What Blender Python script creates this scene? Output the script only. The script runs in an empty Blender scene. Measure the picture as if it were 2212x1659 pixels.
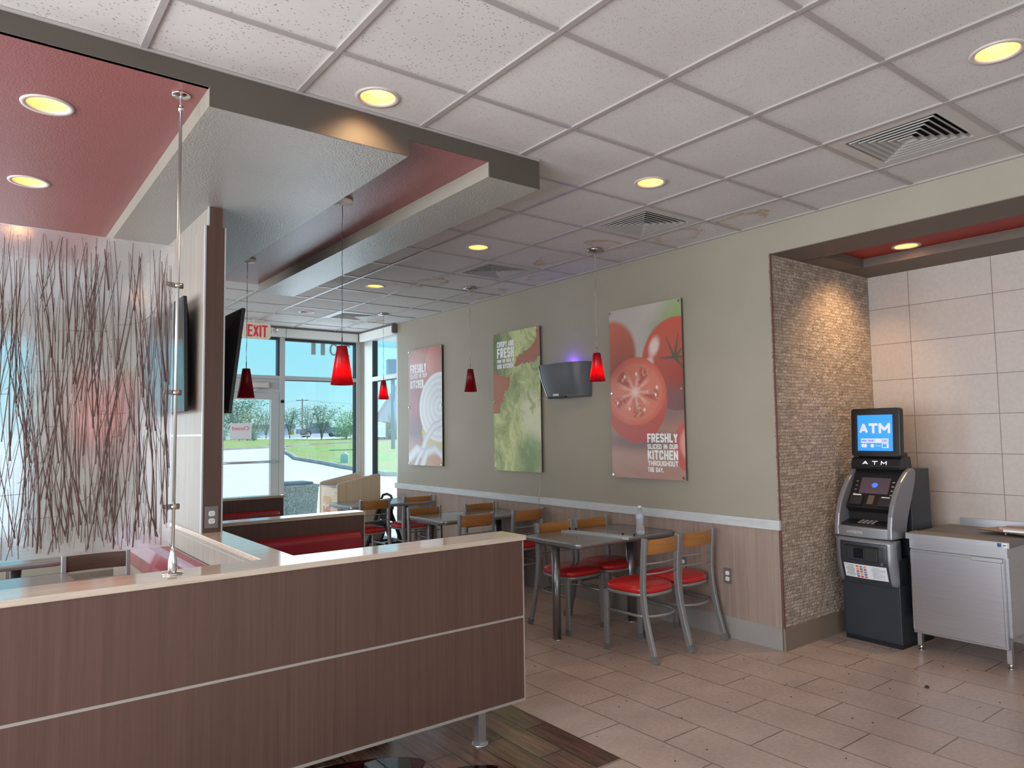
import bpy, bmesh, math, random
import numpy as np
from mathutils import Vector, Matrix
random.seed(7)
C = bpy.data.collections.new('scene'); bpy.context.scene.collection.children.link(C)
PI = math.pi
# ------------------------------------------------------------------ camera
YAW, PITCH, ROLL, FPX = 0.652249, 0.0677396, -0.0140196, 1543.3
cd = bpy.data.cameras.new('camera'); cam = bpy.data.objects.new('camera', cd); C.objects.link(cam)
fw = Vector((math.sin(YAW)*math.cos(PITCH), math.cos(YAW)*math.cos(PITCH), math.sin(PITCH)))
ri = Vector((math.cos(YAW), -math.sin(YAW), 0)); up = ri.cross(fw)
r2 = ri*math.cos(ROLL)+up*math.sin(ROLL); u2 = -ri*math.sin(ROLL)+up*math.cos(ROLL)
cam.matrix_world = Matrix(((r2.x,u2.x,-fw.x,0),(r2.y,u2.y,-fw.y,0),(r2.z,u2.z,-fw.z,1.552),(0,0,0,1)))
cd.sensor_width = 36; cd.lens = FPX/2212*36; cd.clip_start = 0.05; cd.clip_end = 2000
sc = bpy.context.scene; sc.camera = cam
sc.view_settings.view_transform = 'Standard'; sc.view_settings.look = 'None'
sc.view_settings.gamma = 1; sc.view_settings.use_curve_mapping = False
sc.view_settings.exposure = 0.0
# ------------------------------------------------------------------ sky
W = bpy.data.worlds.new('sky'); sc.world = W; W.use_nodes = True
nt = W.node_tree; nt.nodes.clear()
wo = nt.nodes.new('ShaderNodeOutputWorld'); bg = nt.nodes.new('ShaderNodeBackground')
tc = nt.nodes.new('ShaderNodeTexCoord'); sx = nt.nodes.new('ShaderNodeSeparateXYZ'); cr = nt.nodes.new('ShaderNodeValToRGB')
nt.links.new(tc.outputs['Generated'], sx.inputs[0]); nt.links.new(sx.outputs['Z'], cr.inputs[0])
nt.links.new(cr.outputs[0], bg.inputs[0]); nt.links.new(bg.outputs[0], wo.inputs[0])
e = cr.color_ramp.elements
e[0].position = 0.0; e[0].color = (0.62,0.86,0.92,1)
e[1].position = 0.9; e[1].color = (0.10,0.36,0.80,1)
n_ = e.new(0.06); n_.color = (0.42,0.84,0.97,1)
n_ = e.new(0.22); n_.color = (0.25,0.74,0.96,1)
bg.inputs[1].default_value = 1.15
# ------------------------------------------------------------------ sun, and area lamps added to light the room
def lamp(name, kind, loc, energy, color, **k):
    l = bpy.data.lights.new(name, kind); l.energy = energy; l.color = color
    for a, b in k.items(): setattr(l, a, b)
    o = bpy.data.objects.new(name, l); C.objects.link(o); o.location = loc
    return o
s = lamp('sun', 'SUN', (20,10,30), 5.6, (1.0,0.95,0.88), angle=0.009)
s.rotation_euler = Vector((0.55,-0.30,1.0)).to_track_quat('Z','Y').to_euler()
DAY = (0.86,0.93,1.0)
def daylight(name, loc, d, w, h, e_, col=DAY):  # area lamp standing for daylight, added besides the sky
    o = lamp(name, 'AREA', loc, e_, col, shape='RECTANGLE', size=w, size_y=h)
    o.rotation_euler = (-Vector(d)).to_track_quat('Z','Y').to_euler(); return o
daylight('fill_left', (-3.02,1.0,1.55), (1,0,0.05), 4.6, 2.2, 330, (0.95,0.95,0.98))  # added fill lamp just inside the unseen left wall
daylight('fill_left_rear', (-3.02,6.4,1.55), (1,0,0.0), 4.4, 2.2, 290, (0.93,0.96,1.0))  # second added fill lamp on the left, out of view
daylight('fill_near', (1.4,-2.9,1.5), (0.05,1,0.12), 6.0, 2.2, 38, (1.0,0.92,0.88))  # added fill lamp behind the viewer
daylight('daylight_far_window', (4.0,9.62,1.6), (0,-1,0.0), 1.2, 2.5, 22, (0.72,0.88,1.0))

# ------------------------------------------------------------------ mesh helpers
def wloc(p):
    v = Vector((0,0,0))
    while p is not None: v += p.location; p = p.parent
    return v
class MB:
    def __init__(s): s.v = []; s.f = []; s.m = []; s.s = []
    def add(s, vs, fs, mi=0, sm=False):
        b = len(s.v); s.v += [tuple(x) for x in vs]
        for f in fs: s.f.append([b+i for i in f]); s.m.append(mi); s.s.append(sm)
        return s
    def box(s, x0, x1, y0, y1, z0, z1, mi=0):
        v = [(x0,y0,z0),(x1,y0,z0),(x1,y1,z0),(x0,y1,z0),(x0,y0,z1),(x1,y0,z1),(x1,y1,z1),(x0,y1,z1)]
        return s.add(v, [(3,2,1,0),(4,5,6,7),(0,1,5,4),(1,2,6,5),(2,3,7,6),(3,0,4,7)], mi)
    def obox(s, c, sz, M=None, mi=0):
        M = M or Matrix.Identity(3); c = Vector(c); v = []
        for z in (-1,1):
            for x, y in ((-1,-1),(1,-1),(1,1),(-1,1)):
                v.append(c + M @ Vector((x*sz[0]/2, y*sz[1]/2, z*sz[2]/2)))
        return s.add(v, [(3,2,1,0),(4,5,6,7),(0,1,5,4),(1,2,6,5),(2,3,7,6),(3,0,4,7)], mi)
    def cyl(s, p0, p1, r0, r1=None, n=16, mi=0, cap=True, sm=True):
        r1 = r0 if r1 is None else r1
        p0 = Vector(p0); p1 = Vector(p1); d = (p1-p0).normalized()
        a = d.orthogonal().normalized(); b = d.cross(a)
        v = []
        for p, r in ((p0,r0),(p1,r1)):
            for i in range(n):
                t = 2*PI*i/n; v.append(p+a*math.cos(t)*r+b*math.sin(t)*r)
        s.add(v, [(i,(i+1)%n,n+(i+1)%n,n+i) for i in range(n)], mi, sm)
        if cap:
            s.add(v[:n], [tuple(reversed(range(n)))], mi); s.add(v[n:], [tuple(range(n))], mi)
        return s
    def sweep(s, path, prof, mi=0, sm=True, upv=(0,0,1), closed=False, cap=True):
        # prof: list of (a,b) offsets in (side, normal) frame
        P = [Vector(p) for p in path]; n = len(P); k = len(prof); v = []; upv = Vector(upv)
        for i, p in enumerate(P):
            if closed: t = P[(i+1)%n]-P[i-1]
            else: t = P[min(i+1,n-1)]-P[max(i-1,0)]
            t.normalize(); side = t.cross(upv)
            if side.length < 1e-4: side = t.orthogonal()
            side.normalize(); nor = side.cross(t)
            for a, b in prof: v.append(p+side*a+nor*b)
        fs = []
        for i in range(n if closed else n-1):
            j = (i+1) % n
            for q in range(k): fs.append((i*k+q, i*k+(q+1)%k, j*k+(q+1)%k, j*k+q))
        s.add(v, fs, mi, sm)
        if not closed and cap:
            s.add(v[:k], [tuple(reversed(range(k)))], mi); s.add(v[-k:], [tuple(range(k))], mi)
        return s
    def tube(s, path, r, n=8, mi=0, **kw):
        return s.sweep(path, [(math.cos(2*PI*i/n)*r, math.sin(2*PI*i/n)*r) for i in range(n)], mi, True, **kw)
    def bar(s, path, w, h, mi=0, upv=(0,0,1), **kw):
        return s.sweep(path, [(-w/2,-h/2),(w/2,-h/2),(w/2,h/2),(-w/2,h/2)], mi, False, upv, **kw)
    def lathe(s, prof, c=(0,0,0), n=24, mi=0, sm=True):
        v = []; k = len(prof)
        for i in range(n):
            t = 2*PI*i/n
            for r, z in prof: v.append((c[0]+r*math.cos(t), c[1]+r*math.sin(t), c[2]+z))
        fs = [(i*k+q, ((i+1)%n)*k+q, ((i+1)%n)*k+q+1, i*k+q+1) for i in range(n) for q in range(k-1)]
        return s.add(v, fs, mi, sm)
    def prism(s, poly, fn, a0, a1, mi=0, sm=False):
        # poly in 2D, fn(p,q,a)->xyz
        n = len(poly)
        v = [fn(p,q,a0) for p, q in poly]+[fn(p,q,a1) for p, q in poly]
        s.add(v, [(i,(i+1)%n,n+(i+1)%n,n+i) for i in range(n)], mi, sm)
        s.add(v, [tuple(reversed(range(n))), tuple(range(n,2*n))], mi)
        return s
    def build(s, name, mats, parent=None, bevel=0, world=True, subsurf=0, smooth=None, fix=True):
        me = bpy.data.meshes.new(name)
        off = wloc(parent) if (parent is not None and world) else Vector((0,0,0))
        me.from_pydata([(x-off.x, y-off.y, z-off.z) for x, y, z in s.v], [], s.f)
        if not isinstance(mats, (list,tuple)): mats = [mats]
        for m in mats: me.materials.append(m)
        me.polygons.foreach_set('material_index', s.m)
        me.polygons.foreach_set('use_smooth', [bool(x) if smooth is None else smooth for x in s.s])
        if fix:
            bm = bmesh.new(); bm.from_mesh(me)
            bmesh.ops.remove_doubles(bm, verts=bm.verts, dist=1e-5)
            bmesh.ops.recalc_face_normals(bm, faces=bm.faces)
            bm.to_mesh(me); bm.free()
        me.update()
        o = bpy.data.objects.new(name, me); C.objects.link(o)
        if parent is not None: o.parent = parent
        if bevel:
            b = o.modifiers.new('bevel','BEVEL'); b.width = bevel; b.segments = 2; b.limit_method = 'ANGLE'; b.angle_limit = 0.6
        if subsurf:
            b = o.modifiers.new('sub','SUBSURF'); b.levels = subsurf; b.render_levels = subsurf
        return o
def thing(name, label, cat, loc=(0,0,0), group=None, rz=0):
    o = bpy.data.objects.new(name, None); C.objects.link(o); o.empty_display_size = 0.1
    o.location = loc; o.rotation_euler = (0,0,rz); o['label'] = label; o['category'] = cat
    if group: o['group'] = group
    return o
def tag(o, label, cat, group=None):
    o['label'] = label; o['category'] = cat
    if group: o['group'] = group
    return o
def struct(o, label=None):
    o['kind'] = 'structure'
    if label: o['label'] = label
    return o
def copy_tree(o, parent=None):
    c = o.copy(); C.objects.link(c); c.parent = parent
    for ch in [x for x in o.children]: copy_tree(ch, c)
    return c
def rrect(x0, x1, y0, y1, r, n=6):
    out = []
    for cx, cy, a in ((x1-r,y0+r,-PI/2),(x1-r,y1-r,0),(x0+r,y1-r,PI/2),(x0+r,y0+r,PI)):
        for i in range(n+1):
            t = a+PI/2*i/n; out.append((cx+r*math.cos(t), cy+r*math.sin(t)))
    return out
# ------------------------------------------------------------------ materials
def M_(name, col, rough=0.5, metal=0.0, emis=None, es=0.0, spec=0.5, coat=0.0, trans=0.0, ior=1.45, alpha=1.0):
    m = bpy.data.materials.new(name); m.use_nodes = True
    b = m.node_tree.nodes['Principled BSDF']
    b.inputs['Base Color'].default_value = (*col,1); b.inputs['Roughness'].default_value = rough
    b.inputs['Metallic'].default_value = metal; b.inputs['Specular IOR Level'].default_value = spec
    b.inputs['Coat Weight'].default_value = coat; b.inputs['Transmission Weight'].default_value = trans
    b.inputs['IOR'].default_value = ior
    if emis: b.inputs['Emission Color'].default_value = (*emis,1); b.inputs['Emission Strength'].default_value = es
    return m
def N(m, t, **k):
    n = m.node_tree.nodes.new(t)
    for a, b in k.items(): setattr(n, a, b)
    return n
def L(m, a, b): m.node_tree.links.new(a, b)
def pos_scaled(m, sc_, rot=(0,0,0)):
    g = N(m,'ShaderNodeNewGeometry'); mp = N(m,'ShaderNodeMapping'); mp.inputs['Scale'].default_value = sc_
    mp.inputs['Rotation'].default_value = rot
    L(m, g.outputs['Position'], mp.inputs[0]); return mp.outputs[0]
def noise(m, vec, scale, detail=3, rough=0.5):
    n = N(m,'ShaderNodeTexNoise'); n.inputs['Scale'].default_value = scale; n.inputs['Detail'].default_value = detail
    n.inputs['Roughness'].default_value = rough; L(m, vec, n.inputs['Vector']); return n.outputs['Fac']
def ramp(m, fac, stops):
    r = N(m,'ShaderNodeValToRGB'); L(m, fac, r.inputs[0]); e = r.color_ramp.elements
    e[0].position, e[0].color = stops[0][0], (*stops[0][1],1)
    e[1].position, e[1].color = stops[-1][0], (*stops[-1][1],1)
    for p, c in stops[1:-1]: x = e.new(p); x.color = (*c,1)
    return r.outputs[0]
def mix(m, fac, a, b, mode='MIX'):
    n = N(m,'ShaderNodeMix', data_type='RGBA', blend_type=mode)
    for sck, val in ((n.inputs[0],fac),(n.inputs[6],a),(n.inputs[7],b)):
        if isinstance(val, (int,float)): sck.default_value = val
        elif isinstance(val, tuple): sck.default_value = (*val,1)
        else: L(m, val, sck)
    return n.outputs[2]
def math_(m, op, a, b=None, c=None):
    n = N(m,'ShaderNodeMath', operation=op)
    for i, v in enumerate((a,b,c)):
        if v is None: continue
        if isinstance(v, (int,float)): n.inputs[i].default_value = v
        else: L(m, v, n.inputs[i])
    return n.outputs[0]
def bump(m, h, strength=0.2, dist=0.01):
    b = N(m,'ShaderNodeBump'); b.inputs['Strength'].default_value = strength; b.inputs['Distance'].default_value = dist
    L(m, h, b.inputs['Height']); L(m, b.outputs[0], m.node_tree.nodes['Principled BSDF'].inputs['Normal'])
def setc(m, out, inp='Base Color'): L(m, out, m.node_tree.nodes['Principled BSDF'].inputs[inp])

def wood(name, a, b, c=None, rough=0.38, sc_=(30,30,0.9), rot=(0,0,0)):
    m = M_(name, a, rough)
    v = pos_scaled(m, sc_, rot); f = noise(m, v, 1.0, 6, 0.65)
    v2 = pos_scaled(m, (sc_[0]*5,sc_[1]*5,sc_[2]*3), rot); g = noise(m, v2, 1.0, 3, 0.6)
    c1 = ramp(m, f, [(0.30,a),(0.70,b)])
    c2 = ramp(m, g, [(0.35,(0.80,0.80,0.80)),(0.65,(1.1,1.1,1.1))])
    setc(m, mix(m, 0.45, c1, c2, 'MULTIPLY')); return m
def paint(name, col, rough=0.6, bs=0.12, scale=220, var=0.06):
    m = M_(name, col, rough, spec=0.35)
    v = pos_scaled(m, (1,1,1)); f = noise(m, v, 1.3, 4)
    setc(m, mix(m, 1.0, col, ramp(m, f, [(0.3,(1-var,)*3),(0.7,(1+var,)*3)]), 'MULTIPLY'))
    bump(m, noise(m, v, scale, 2), bs, 0.004); return m

m_wall = paint('wall_paint', (0.325,0.295,0.24), 0.55, 0.10, 260)
m_soff = paint('soffit_paint', (0.32,0.305,0.28), 0.30, 0.8, 110, 0.08)
m_edge = paint('soffit_edge_paint', (0.24,0.22,0.185), 0.5, 0.1, 150)
m_fasc = paint('taupe_fascia', (0.088,0.074,0.063), 0.5, 0.12, 180)  # soffit front edge coloured darker than its underside
m_red = paint('red_ceiling_paint', (0.27,0.098,0.095), 0.30, 0.4, 130, 0.06)
m_redd = paint('alcove_red_paint', (0.33,0.035,0.025), 0.5, 0.1, 130, 0.03)
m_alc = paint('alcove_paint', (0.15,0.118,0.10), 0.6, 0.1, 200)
m_white = M_('white_paint', (0.74,0.74,0.71), 0.5)
m_rail = wood('pale_rail_laminate', (0.48,0.50,0.52), (0.60,0.62,0.63), rough=0.35, sc_=(2,2,60))
m_lam = wood('brown_laminate', (0.086,0.043,0.033), (0.118,0.062,0.047), rough=0.42, sc_=(55,55,0.8))
m_lam2 = wood('wainscot_laminate', (0.27,0.20,0.17), (0.37,0.285,0.245), rough=0.33)
m_lamL = wood('pale_laminate', (0.27,0.235,0.205), (0.34,0.30,0.265), rough=0.25)
m_lamG = wood('bin_laminate', (0.50,0.38,0.25), (0.62,0.49,0.34), rough=0.4)
m_cap = wood('partition_cap', (0.52,0.42,0.34), (0.62,0.52,0.43), rough=0.09, sc_=(1.2,26,26))
m_cap.node_tree.nodes['Principled BSDF'].inputs['IOR'].default_value = 2.3
m_alu = M_('brushed_aluminium', (0.62,0.63,0.64), 0.32, 0.9)
m_frame = M_('window_frame_aluminium', (0.50,0.52,0.52), 0.45, 0.35)
m_darkfr = M_('dark_gasket', (0.03,0.03,0.035), 0.5)
m_trim = M_('grey_edge_trim', (0.40,0.36,0.33), 0.35, 0.3)
m_steelc = M_('chair_steel', (0.34,0.34,0.345), 0.36, 0.55)
m_footc = M_('foot_cap_grey', (0.16,0.16,0.16), 0.6)
m_plate = M_('outlet_plate', (0.22,0.20,0.20), 0.45, 0.5)
m_post = M_('table_post_steel', (0.26,0.26,0.27), 0.28, 0.8)
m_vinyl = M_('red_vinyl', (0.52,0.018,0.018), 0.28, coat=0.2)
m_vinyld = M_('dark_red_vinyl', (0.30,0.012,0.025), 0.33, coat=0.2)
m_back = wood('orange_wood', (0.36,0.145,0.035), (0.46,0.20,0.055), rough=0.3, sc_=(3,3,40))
m_blk = M_('black_plastic', (0.012,0.012,0.014), 0.35)
m_blkm = M_('black_matte', (0.02,0.02,0.022), 0.6)
m_scr = M_('dark_screen', (0.006,0.007,0.01), 0.08)
m_chrome = M_('chrome', (0.75,0.75,0.75), 0.15, 1.0)
m_nick = M_('brushed_nickel', (0.42,0.38,0.35), 0.3, 1.0)
m_bulb = M_('lamp_glow', (1,1,1), 0.5, emis=(1.0,0.88,0.68), es=12)
m_cone = M_('gold_reflector', (1.0,0.52,0.17), 0.5)
m_trimw = M_('downlight_trim', (0.55,0.50,0.48), 0.4)
m_redglass = bpy.data.materials.new('red_glass')
def translucent_red(name, a, t):
    m = bpy.data.materials.new(name); m.use_nodes = True; ns = m.node_tree.nodes
    b = ns['Principled BSDF']; b.inputs['Base Color'].default_value = (*a,1); b.inputs['Roughness'].default_value = 0.25
    tr = ns.new('ShaderNodeBsdfTranslucent'); tr.inputs[0].default_value = (*t,1)
    mx = ns.new('ShaderNodeMixShader'); mx.inputs[0].default_value = 0.55
    o = ns['Material Output']
    m.node_tree.links.new(b.outputs[0], mx.inputs[1]); m.node_tree.links.new(tr.outputs[0], mx.inputs[2]); m.node_tree.links.new(mx.outputs[0], o.inputs[0])
    return m
m_shade = translucent_red('red_shade_glass', (0.30,0.006,0.02), (0.75,0.012,0.016))
m_shin = M_('shade_inner_white', (0.8,0.8,0.8), 0.4)
m_cord = M_('cord', (0.03,0.035,0.06), 0.4)
m_cordc = M_('clear_cord', (0.55,0.50,0.42), 0.3)
m_ss = M_('stainless', (0.50,0.50,0.53), 0.30, 0.95)
v_ = pos_scaled(m_ss, (3,3,120)); setc(m_ss, ramp(m_ss, noise(m_ss, v_, 1, 4), [(0.3,(0.43,0.43,0.46)),(0.7,(0.48,0.48,0.51))]))
m_sst = M_('stainless_worn_top', (0.24,0.22,0.205), 0.5, 0.5)
m_silver = M_('silver_plastic', (0.27,0.275,0.30), 0.34, 0.45)
m_atm = M_('charcoal_plastic', (0.028,0.034,0.042), 0.38)
m_txtw = M_('white_print', (0.85,0.85,0.86), 0.5)
m_paper = M_('paper', (0.70,0.72,0.76), 0.6)
m_water = M_('water_film', (0.01,0.012,0.014), 0.02, spec=0.8)
def glass(name, tint=(0.93,0.98,0.98), gl=0.06):
    m = bpy.data.materials.new(name); m.use_nodes = True; ns = m.node_tree.nodes; ns.remove(ns['Principled BSDF'])
    t = ns.new('ShaderNodeBsdfTransparent'); t.inputs[0].default_value = (*tint,1)
    g = ns.new('ShaderNodeBsdfGlossy'); g.inputs['Roughness'].default_value = 0.02
    mx = ns.new('ShaderNodeMixShader'); mx.inputs[0].default_value = gl
    m.node_tree.links.new(t.outputs[0], mx.inputs[1]); m.node_tree.links.new(g.outputs[0], mx.inputs[2])
    m.node_tree.links.new(mx.outputs[0], ns['Material Output'].inputs[0]); return m
m_glass = glass('window_glass')
m_resin = M_('frosted_resin', (0.95,0.95,0.98), 0.17, trans=0.92, ior=1.30, spec=0.3)
v_ = pos_scaled(m_resin, (1,1,1)); bump(m_resin, noise(m_resin, v_, 60, 3), 0.10, 0.004)
m_reed = M_('dark_reed', (0.075,0.035,0.03), 0.6)
# acoustic ceiling tile
GX, GY, T = 1.7156, 1.31328, 0.61
STAINS = [(4.05,4.02,0.19,0.14),(4.00,4.60,0.13,0.30),(4.38,5.25,0.13,0.20),(4.42,6.25,0.16,0.40),(3.62,6.05,0.16,0.24),(4.35,2.95,0.12,0.22),(3.40,6.20,0.10,0.15),(4.30,3.50,0.15,0.24),(4.15,8.6,0.2,0.3)]
def tile_mat(name, coarse):
    m = M_(name, (0.60,0.585,0.57), 0.85, spec=0.1)
    v = pos_scaled(m, (1,1,1))
    d = N(m,'ShaderNodeTexVoronoi'); d.inputs['Scale'].default_value = 48 if coarse else 130; L(m, pos_scaled(m, (1.0,2.0,1) if coarse else (1,1,1)), d.inputs['Vector'])
    dots = ramp(m, d.outputs['Distance'], [(0.16,(0.30,0.28,0.27)),(0.24,(1,1,1))])
    f = noise(m, v, 38, 2)
    dm = mix(m, ramp(m, f, [(0.42,(0,0,0)),(0.52,(1,1,1))]), (1,1,1), dots)
    base = mix(m, 1.0, ramp(m, noise(m, v, 1.5, 3), [(0.3,(0.56,0.54,0.53)),(0.7,(0.63,0.62,0.605))]), dm, 'MULTIPLY')
    st = None
    nz = noise(m, v, 9, 4, 0.6)
    g = N(m,'ShaderNodeNewGeometry'); sp = N(m,'ShaderNodeSeparateXYZ'); L(m, g.outputs['Position'], sp.inputs[0])
    for cx, cy, rx, ry in STAINS:
        a = math_(m,'MULTIPLY', math_(m,'SUBTRACT', sp.outputs[0], cx), 1/rx); b = math_(m,'MULTIPLY', math_(m,'SUBTRACT', sp.outputs[1], cy), 1/ry)
        r = math_(m,'SQRT', math_(m,'ADD', math_(m,'MULTIPLY',a,a), math_(m,'MULTIPLY',b,b)))
        r = math_(m,'ADD', r, math_(m,'MULTIPLY', math_(m,'SUBTRACT', nz, 0.5), 1.4))
        q = ramp(m, r, [(0.2,(0.06,)*3),(0.66,(0.20,)*3),(0.84,(0.9,)*3),(0.92,(0.5,)*3),(1.0,(0,)*3)])
        st = q if st is None else mix(m, 1.0, st, q, 'LIGHTEN')
    gate = ramp(m, noise(m, v, 3.0, 2), [(0.40,(0.15,)*3),(0.62,(1,)*3)])
    st = mix(m, 1.0, st, gate, 'MULTIPLY')
    setc(m, mix(m, st, base, (0.40,0.27,0.15))); return m
m_tile = tile_mat('acoustic_tile', False); m_tilec = tile_mat('fissured_tile', True)
m_tee = M_('ceiling_tee', (0.36,0.335,0.33), 0.35)
def tiles(name, w, h, off, mortar, c1, c2, cm, axis, msize, rough, offs=0.5, ox=0, oy=0):
    m = M_(name, c1, rough)
    g = N(m,'ShaderNodeNewGeometry'); sp = N(m,'ShaderNodeSeparateXYZ'); L(m, g.outputs['Position'], sp.inputs[0])
    cb = N(m,'ShaderNodeCombineXYZ'); L(m, math_(m,'ADD', sp.outputs[axis[0]], ox), cb.inputs[0]); L(m, math_(m,'ADD', sp.outputs[axis[1]], oy), cb.inputs[1])
    b = N(m,'ShaderNodeTexBrick'); L(m, cb.outputs[0], b.inputs['Vector'])
    b.inputs['Scale'].default_value = 1; b.inputs['Mortar Size'].default_value = msize; b.inputs['Brick Width'].default_value = w; b.inputs['Row Height'].default_value = h
    b.offset = offs; b.inputs['Color1'].default_value = (*c1,1); b.inputs['Color2'].default_value = (*c2,1); b.inputs['Mortar'].default_value = (*cm,1)
    b.inputs['Mortar Smooth'].default_value = 0.1
    return m, b, g.outputs['Position']
# ------------------------------------------------------------------ tiled surfaces
m_floor, b_, p_ = tiles('beige_floor_tile', 0.5955, 0.2955, 0, 0, (0.47,0.365,0.325), (0.51,0.40,0.355), (0.13,0.085,0.065), (1,0), 0.003, 0.34, 0.5, 0.19675, 0.1395)
f1 = noise(m_floor, p_, 3.0, 5); f2 = noise(m_floor, p_, 45, 3)
c_ = mix(m_floor, 1.0, b_.outputs['Color'], ramp(m_floor, f1, [(0.3,(0.86,0.85,0.85)),(0.7,(1.08,1.08,1.08))]), 'MULTIPLY')
c_ = mix(m_floor, 0.6, c_, ramp(m_floor, f2, [(0.35,(0.85,)*3),(0.65,(1.1,)*3)]), 'MULTIPLY'); setc(m_floor, c_)
bump(m_floor, math_(m_floor,'SUBTRACT',1.0,b_.outputs['Fac']), 0.4, 0.003)
setc(m_floor, ramp(m_floor, f1, [(0.3,(0.30,)*3),(0.7,(0.45,)*3)]), 'Roughness')
m_wfl, b_, p_ = tiles('dark_wood_floor', 0.60, 0.148, 0, 0, (0.10,0.052,0.040), (0.175,0.105,0.080), (0.008,0.006,0.006), (1,0), 0.003, 0.16, 0.5, 0.565, 0.144)
v_ = pos_scaled(m_wfl, (26,2.2,1)); f1 = noise(m_wfl, v_, 1.4, 6, 0.65)
setc(m_wfl, mix(m_wfl, 0.9, b_.outputs['Color'], ramp(m_wfl, f1, [(0.33,(0.45,0.42,0.40)),(0.66,(1.45,1.4,1.3))]), 'MULTIPLY'))
bump(m_wfl, math_(m_wfl,'SUBTRACT',f1,b_.outputs['Fac']), 0.15, 0.002)
m_wt, b_, p_ = tiles('wall_tile', 0.592, 0.2975, 0, 0, (0.50,0.44,0.41), (0.53,0.47,0.44), (0.16,0.11,0.09), (1,2), 0.0022, 0.42, 0.0, 0.362, 0.1425)
f1 = noise(m_wt, p_, 40, 3); setc(m_wt, mix(m_wt, 0.5, b_.outputs['Color'], ramp(m_wt, f1, [(0.35,(0.9,)*3),(0.65,(1.05,)*3)]), 'MULTIPLY'))
m_stone, b_, p_ = tiles('split_face_stone', 0.056, 0.024, 0, 0, (0.46,0.36,0.29), (0.70,0.565,0.465), (0.24,0.175,0.135), (0,2), 0.0014, 0.7, 0.5, 0, 0)
nd = N(m_stone,'ShaderNodeTexNoise'); nd.inputs['Scale'].default_value = 14; L(m_stone, p_, nd.inputs['Vector'])
vm = N(m_stone,'ShaderNodeVectorMath', operation='MULTIPLY_ADD'); L(m_stone, nd.outputs['Color'], vm.inputs[0]); vm.inputs[1].default_value = (0.05,0.022,0)
lk = b_.inputs['Vector'].links[0].from_socket; L(m_stone, lk, vm.inputs[2]); L(m_stone, vm.outputs[0], b_.inputs['Vector'])
b_.squash = 1.6; b_.squash_frequency = 3
f1 = noise(m_stone, p_, 30, 4, 0.6); f2 = noise(m_stone, p_, 90, 2)
setc(m_stone, mix(m_stone, 0.8, b_.outputs['Color'], ramp(m_stone, f1, [(0.3,(0.72,0.70,0.68)),(0.7,(1.15,)*3)]), 'MULTIPLY'))
sep_ = N(m_stone,'ShaderNodeSeparateColor'); L(m_stone, b_.outputs['Color'], sep_.inputs[0])
bump(m_stone, math_(m_stone,'ADD', math_(m_stone,'MULTIPLY',sep_.outputs[0],5.0), math_(m_stone,'ADD', math_(m_stone,'MULTIPLY',f1,2.2), math_(m_stone,'MULTIPLY',f2,1.2))), 1.0, 0.016)
m_btile = paint('base_tile', (0.30,0.285,0.27), 0.45, 0.05, 60, 0.15)
m_btileB = paint('base_tile_brown', (0.25,0.19,0.15), 0.45, 0.05, 60, 0.12)

XL, XR, XA, YN, YF, ZC = -3.2, 4.60, 6.04, -3.1, 9.72, 3.046
YS = 2.92
# floor
fl = struct(MB().add([(XL,YN,0),(XA,YN,0),(XA,YF,0),(2.52,YF,0),(2.52,2.49,0),(XL,2.49,0)], [(0,1,2,3,4,5)]).build('floor', m_floor), 'beige plank tile floor')
MB().add([(XL,2.49,0.0),(2.52,2.49,0.0),(2.52,YF,0.0),(XL,YF,0.0)], [(0,1,2,3)]).build('dark_wood_inlay', m_wfl, fl)['label'] = 'dark wood-look floor planks'
# ceiling tiles with round holes where the downlights sit
def holed(mb, x0, x1, y0, y1, z, holes, mi=0):
    # holes: [(cx,cy,r)] at most one; fills rectangle with a round hole
    if not holes:
        mb.add([(x0,y0,z),(x0,y1,z),(x1,y1,z),(x1,y0,z)], [(0,1,2,3)], mi); return
    cx, cy, r = holes[0]; n = 40; v = []
    for i in range(n):
        t = 2*PI*(i+0.5)/n; c, s_ = math.cos(t), math.sin(t)
        k = min(((x1-cx)/c if c > 0 else (x0-cx)/c) if abs(c) > 1e-6 else 9, ((y1-cy)/s_ if s_ > 0 else (y0-cy)/s_) if abs(s_) > 1e-6 else 9)
        v.append((cx+r*c, cy+r*s_, z)); v.append((cx+k*c, cy+k*s_, z))
    mb.add(v, [(2*i, 2*i+1, 2*((i+1)%n)+1, 2*((i+1)%n)) for i in range(n)], mi)
    for X, Y in ((x0,y0),(x1,y0),(x1,y1),(x0,y1)):
        a = math.atan2(Y-cy, X-cx) % (2*PI); i = int(math.floor(a/(2*PI)*n-0.5)) % n; j = (i+1) % n
        mb.add([v[2*i+1], (X,Y,z), v[2*j+1]], [(0,1,2)], mi)
RL = 0.078
LIGHTS = [(3.2406,1.008),(3.2406,2.838),(3.2406,4.668),(3.2406,6.498),(3.2406,8.328),(1.4106,2.80),(1.4106,8.328)]
cb_ = MB()
xs = [XL]+[GX+T*i for i in range(-8,5)]+[XR]; ys = [YN]+[GY+T*j for j in range(-7,14)]+[YF]
coarse = {(-1,1),(-2,1),(-2,2),(-3,2),(4,3),(4,4),(4,5),(4,6),(4,7)}
VENTC = {(3,0),(3,3),(3,6),(3,11)}
for i in range(len(xs)-1):
    for j in range(len(ys)-1):
        ci, cj = i-9, j-8
        if (ci,cj) in VENTC: continue
        h = [(a,b,RL) for a, b in LIGHTS if xs[i] < a < xs[i+1] and ys[j] < b < ys[j+1]]
        holed(cb_, xs[i], xs[i+1], ys[j], ys[j+1], ZC, h, 1 if (ci,cj) in coarse else 0)
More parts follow.
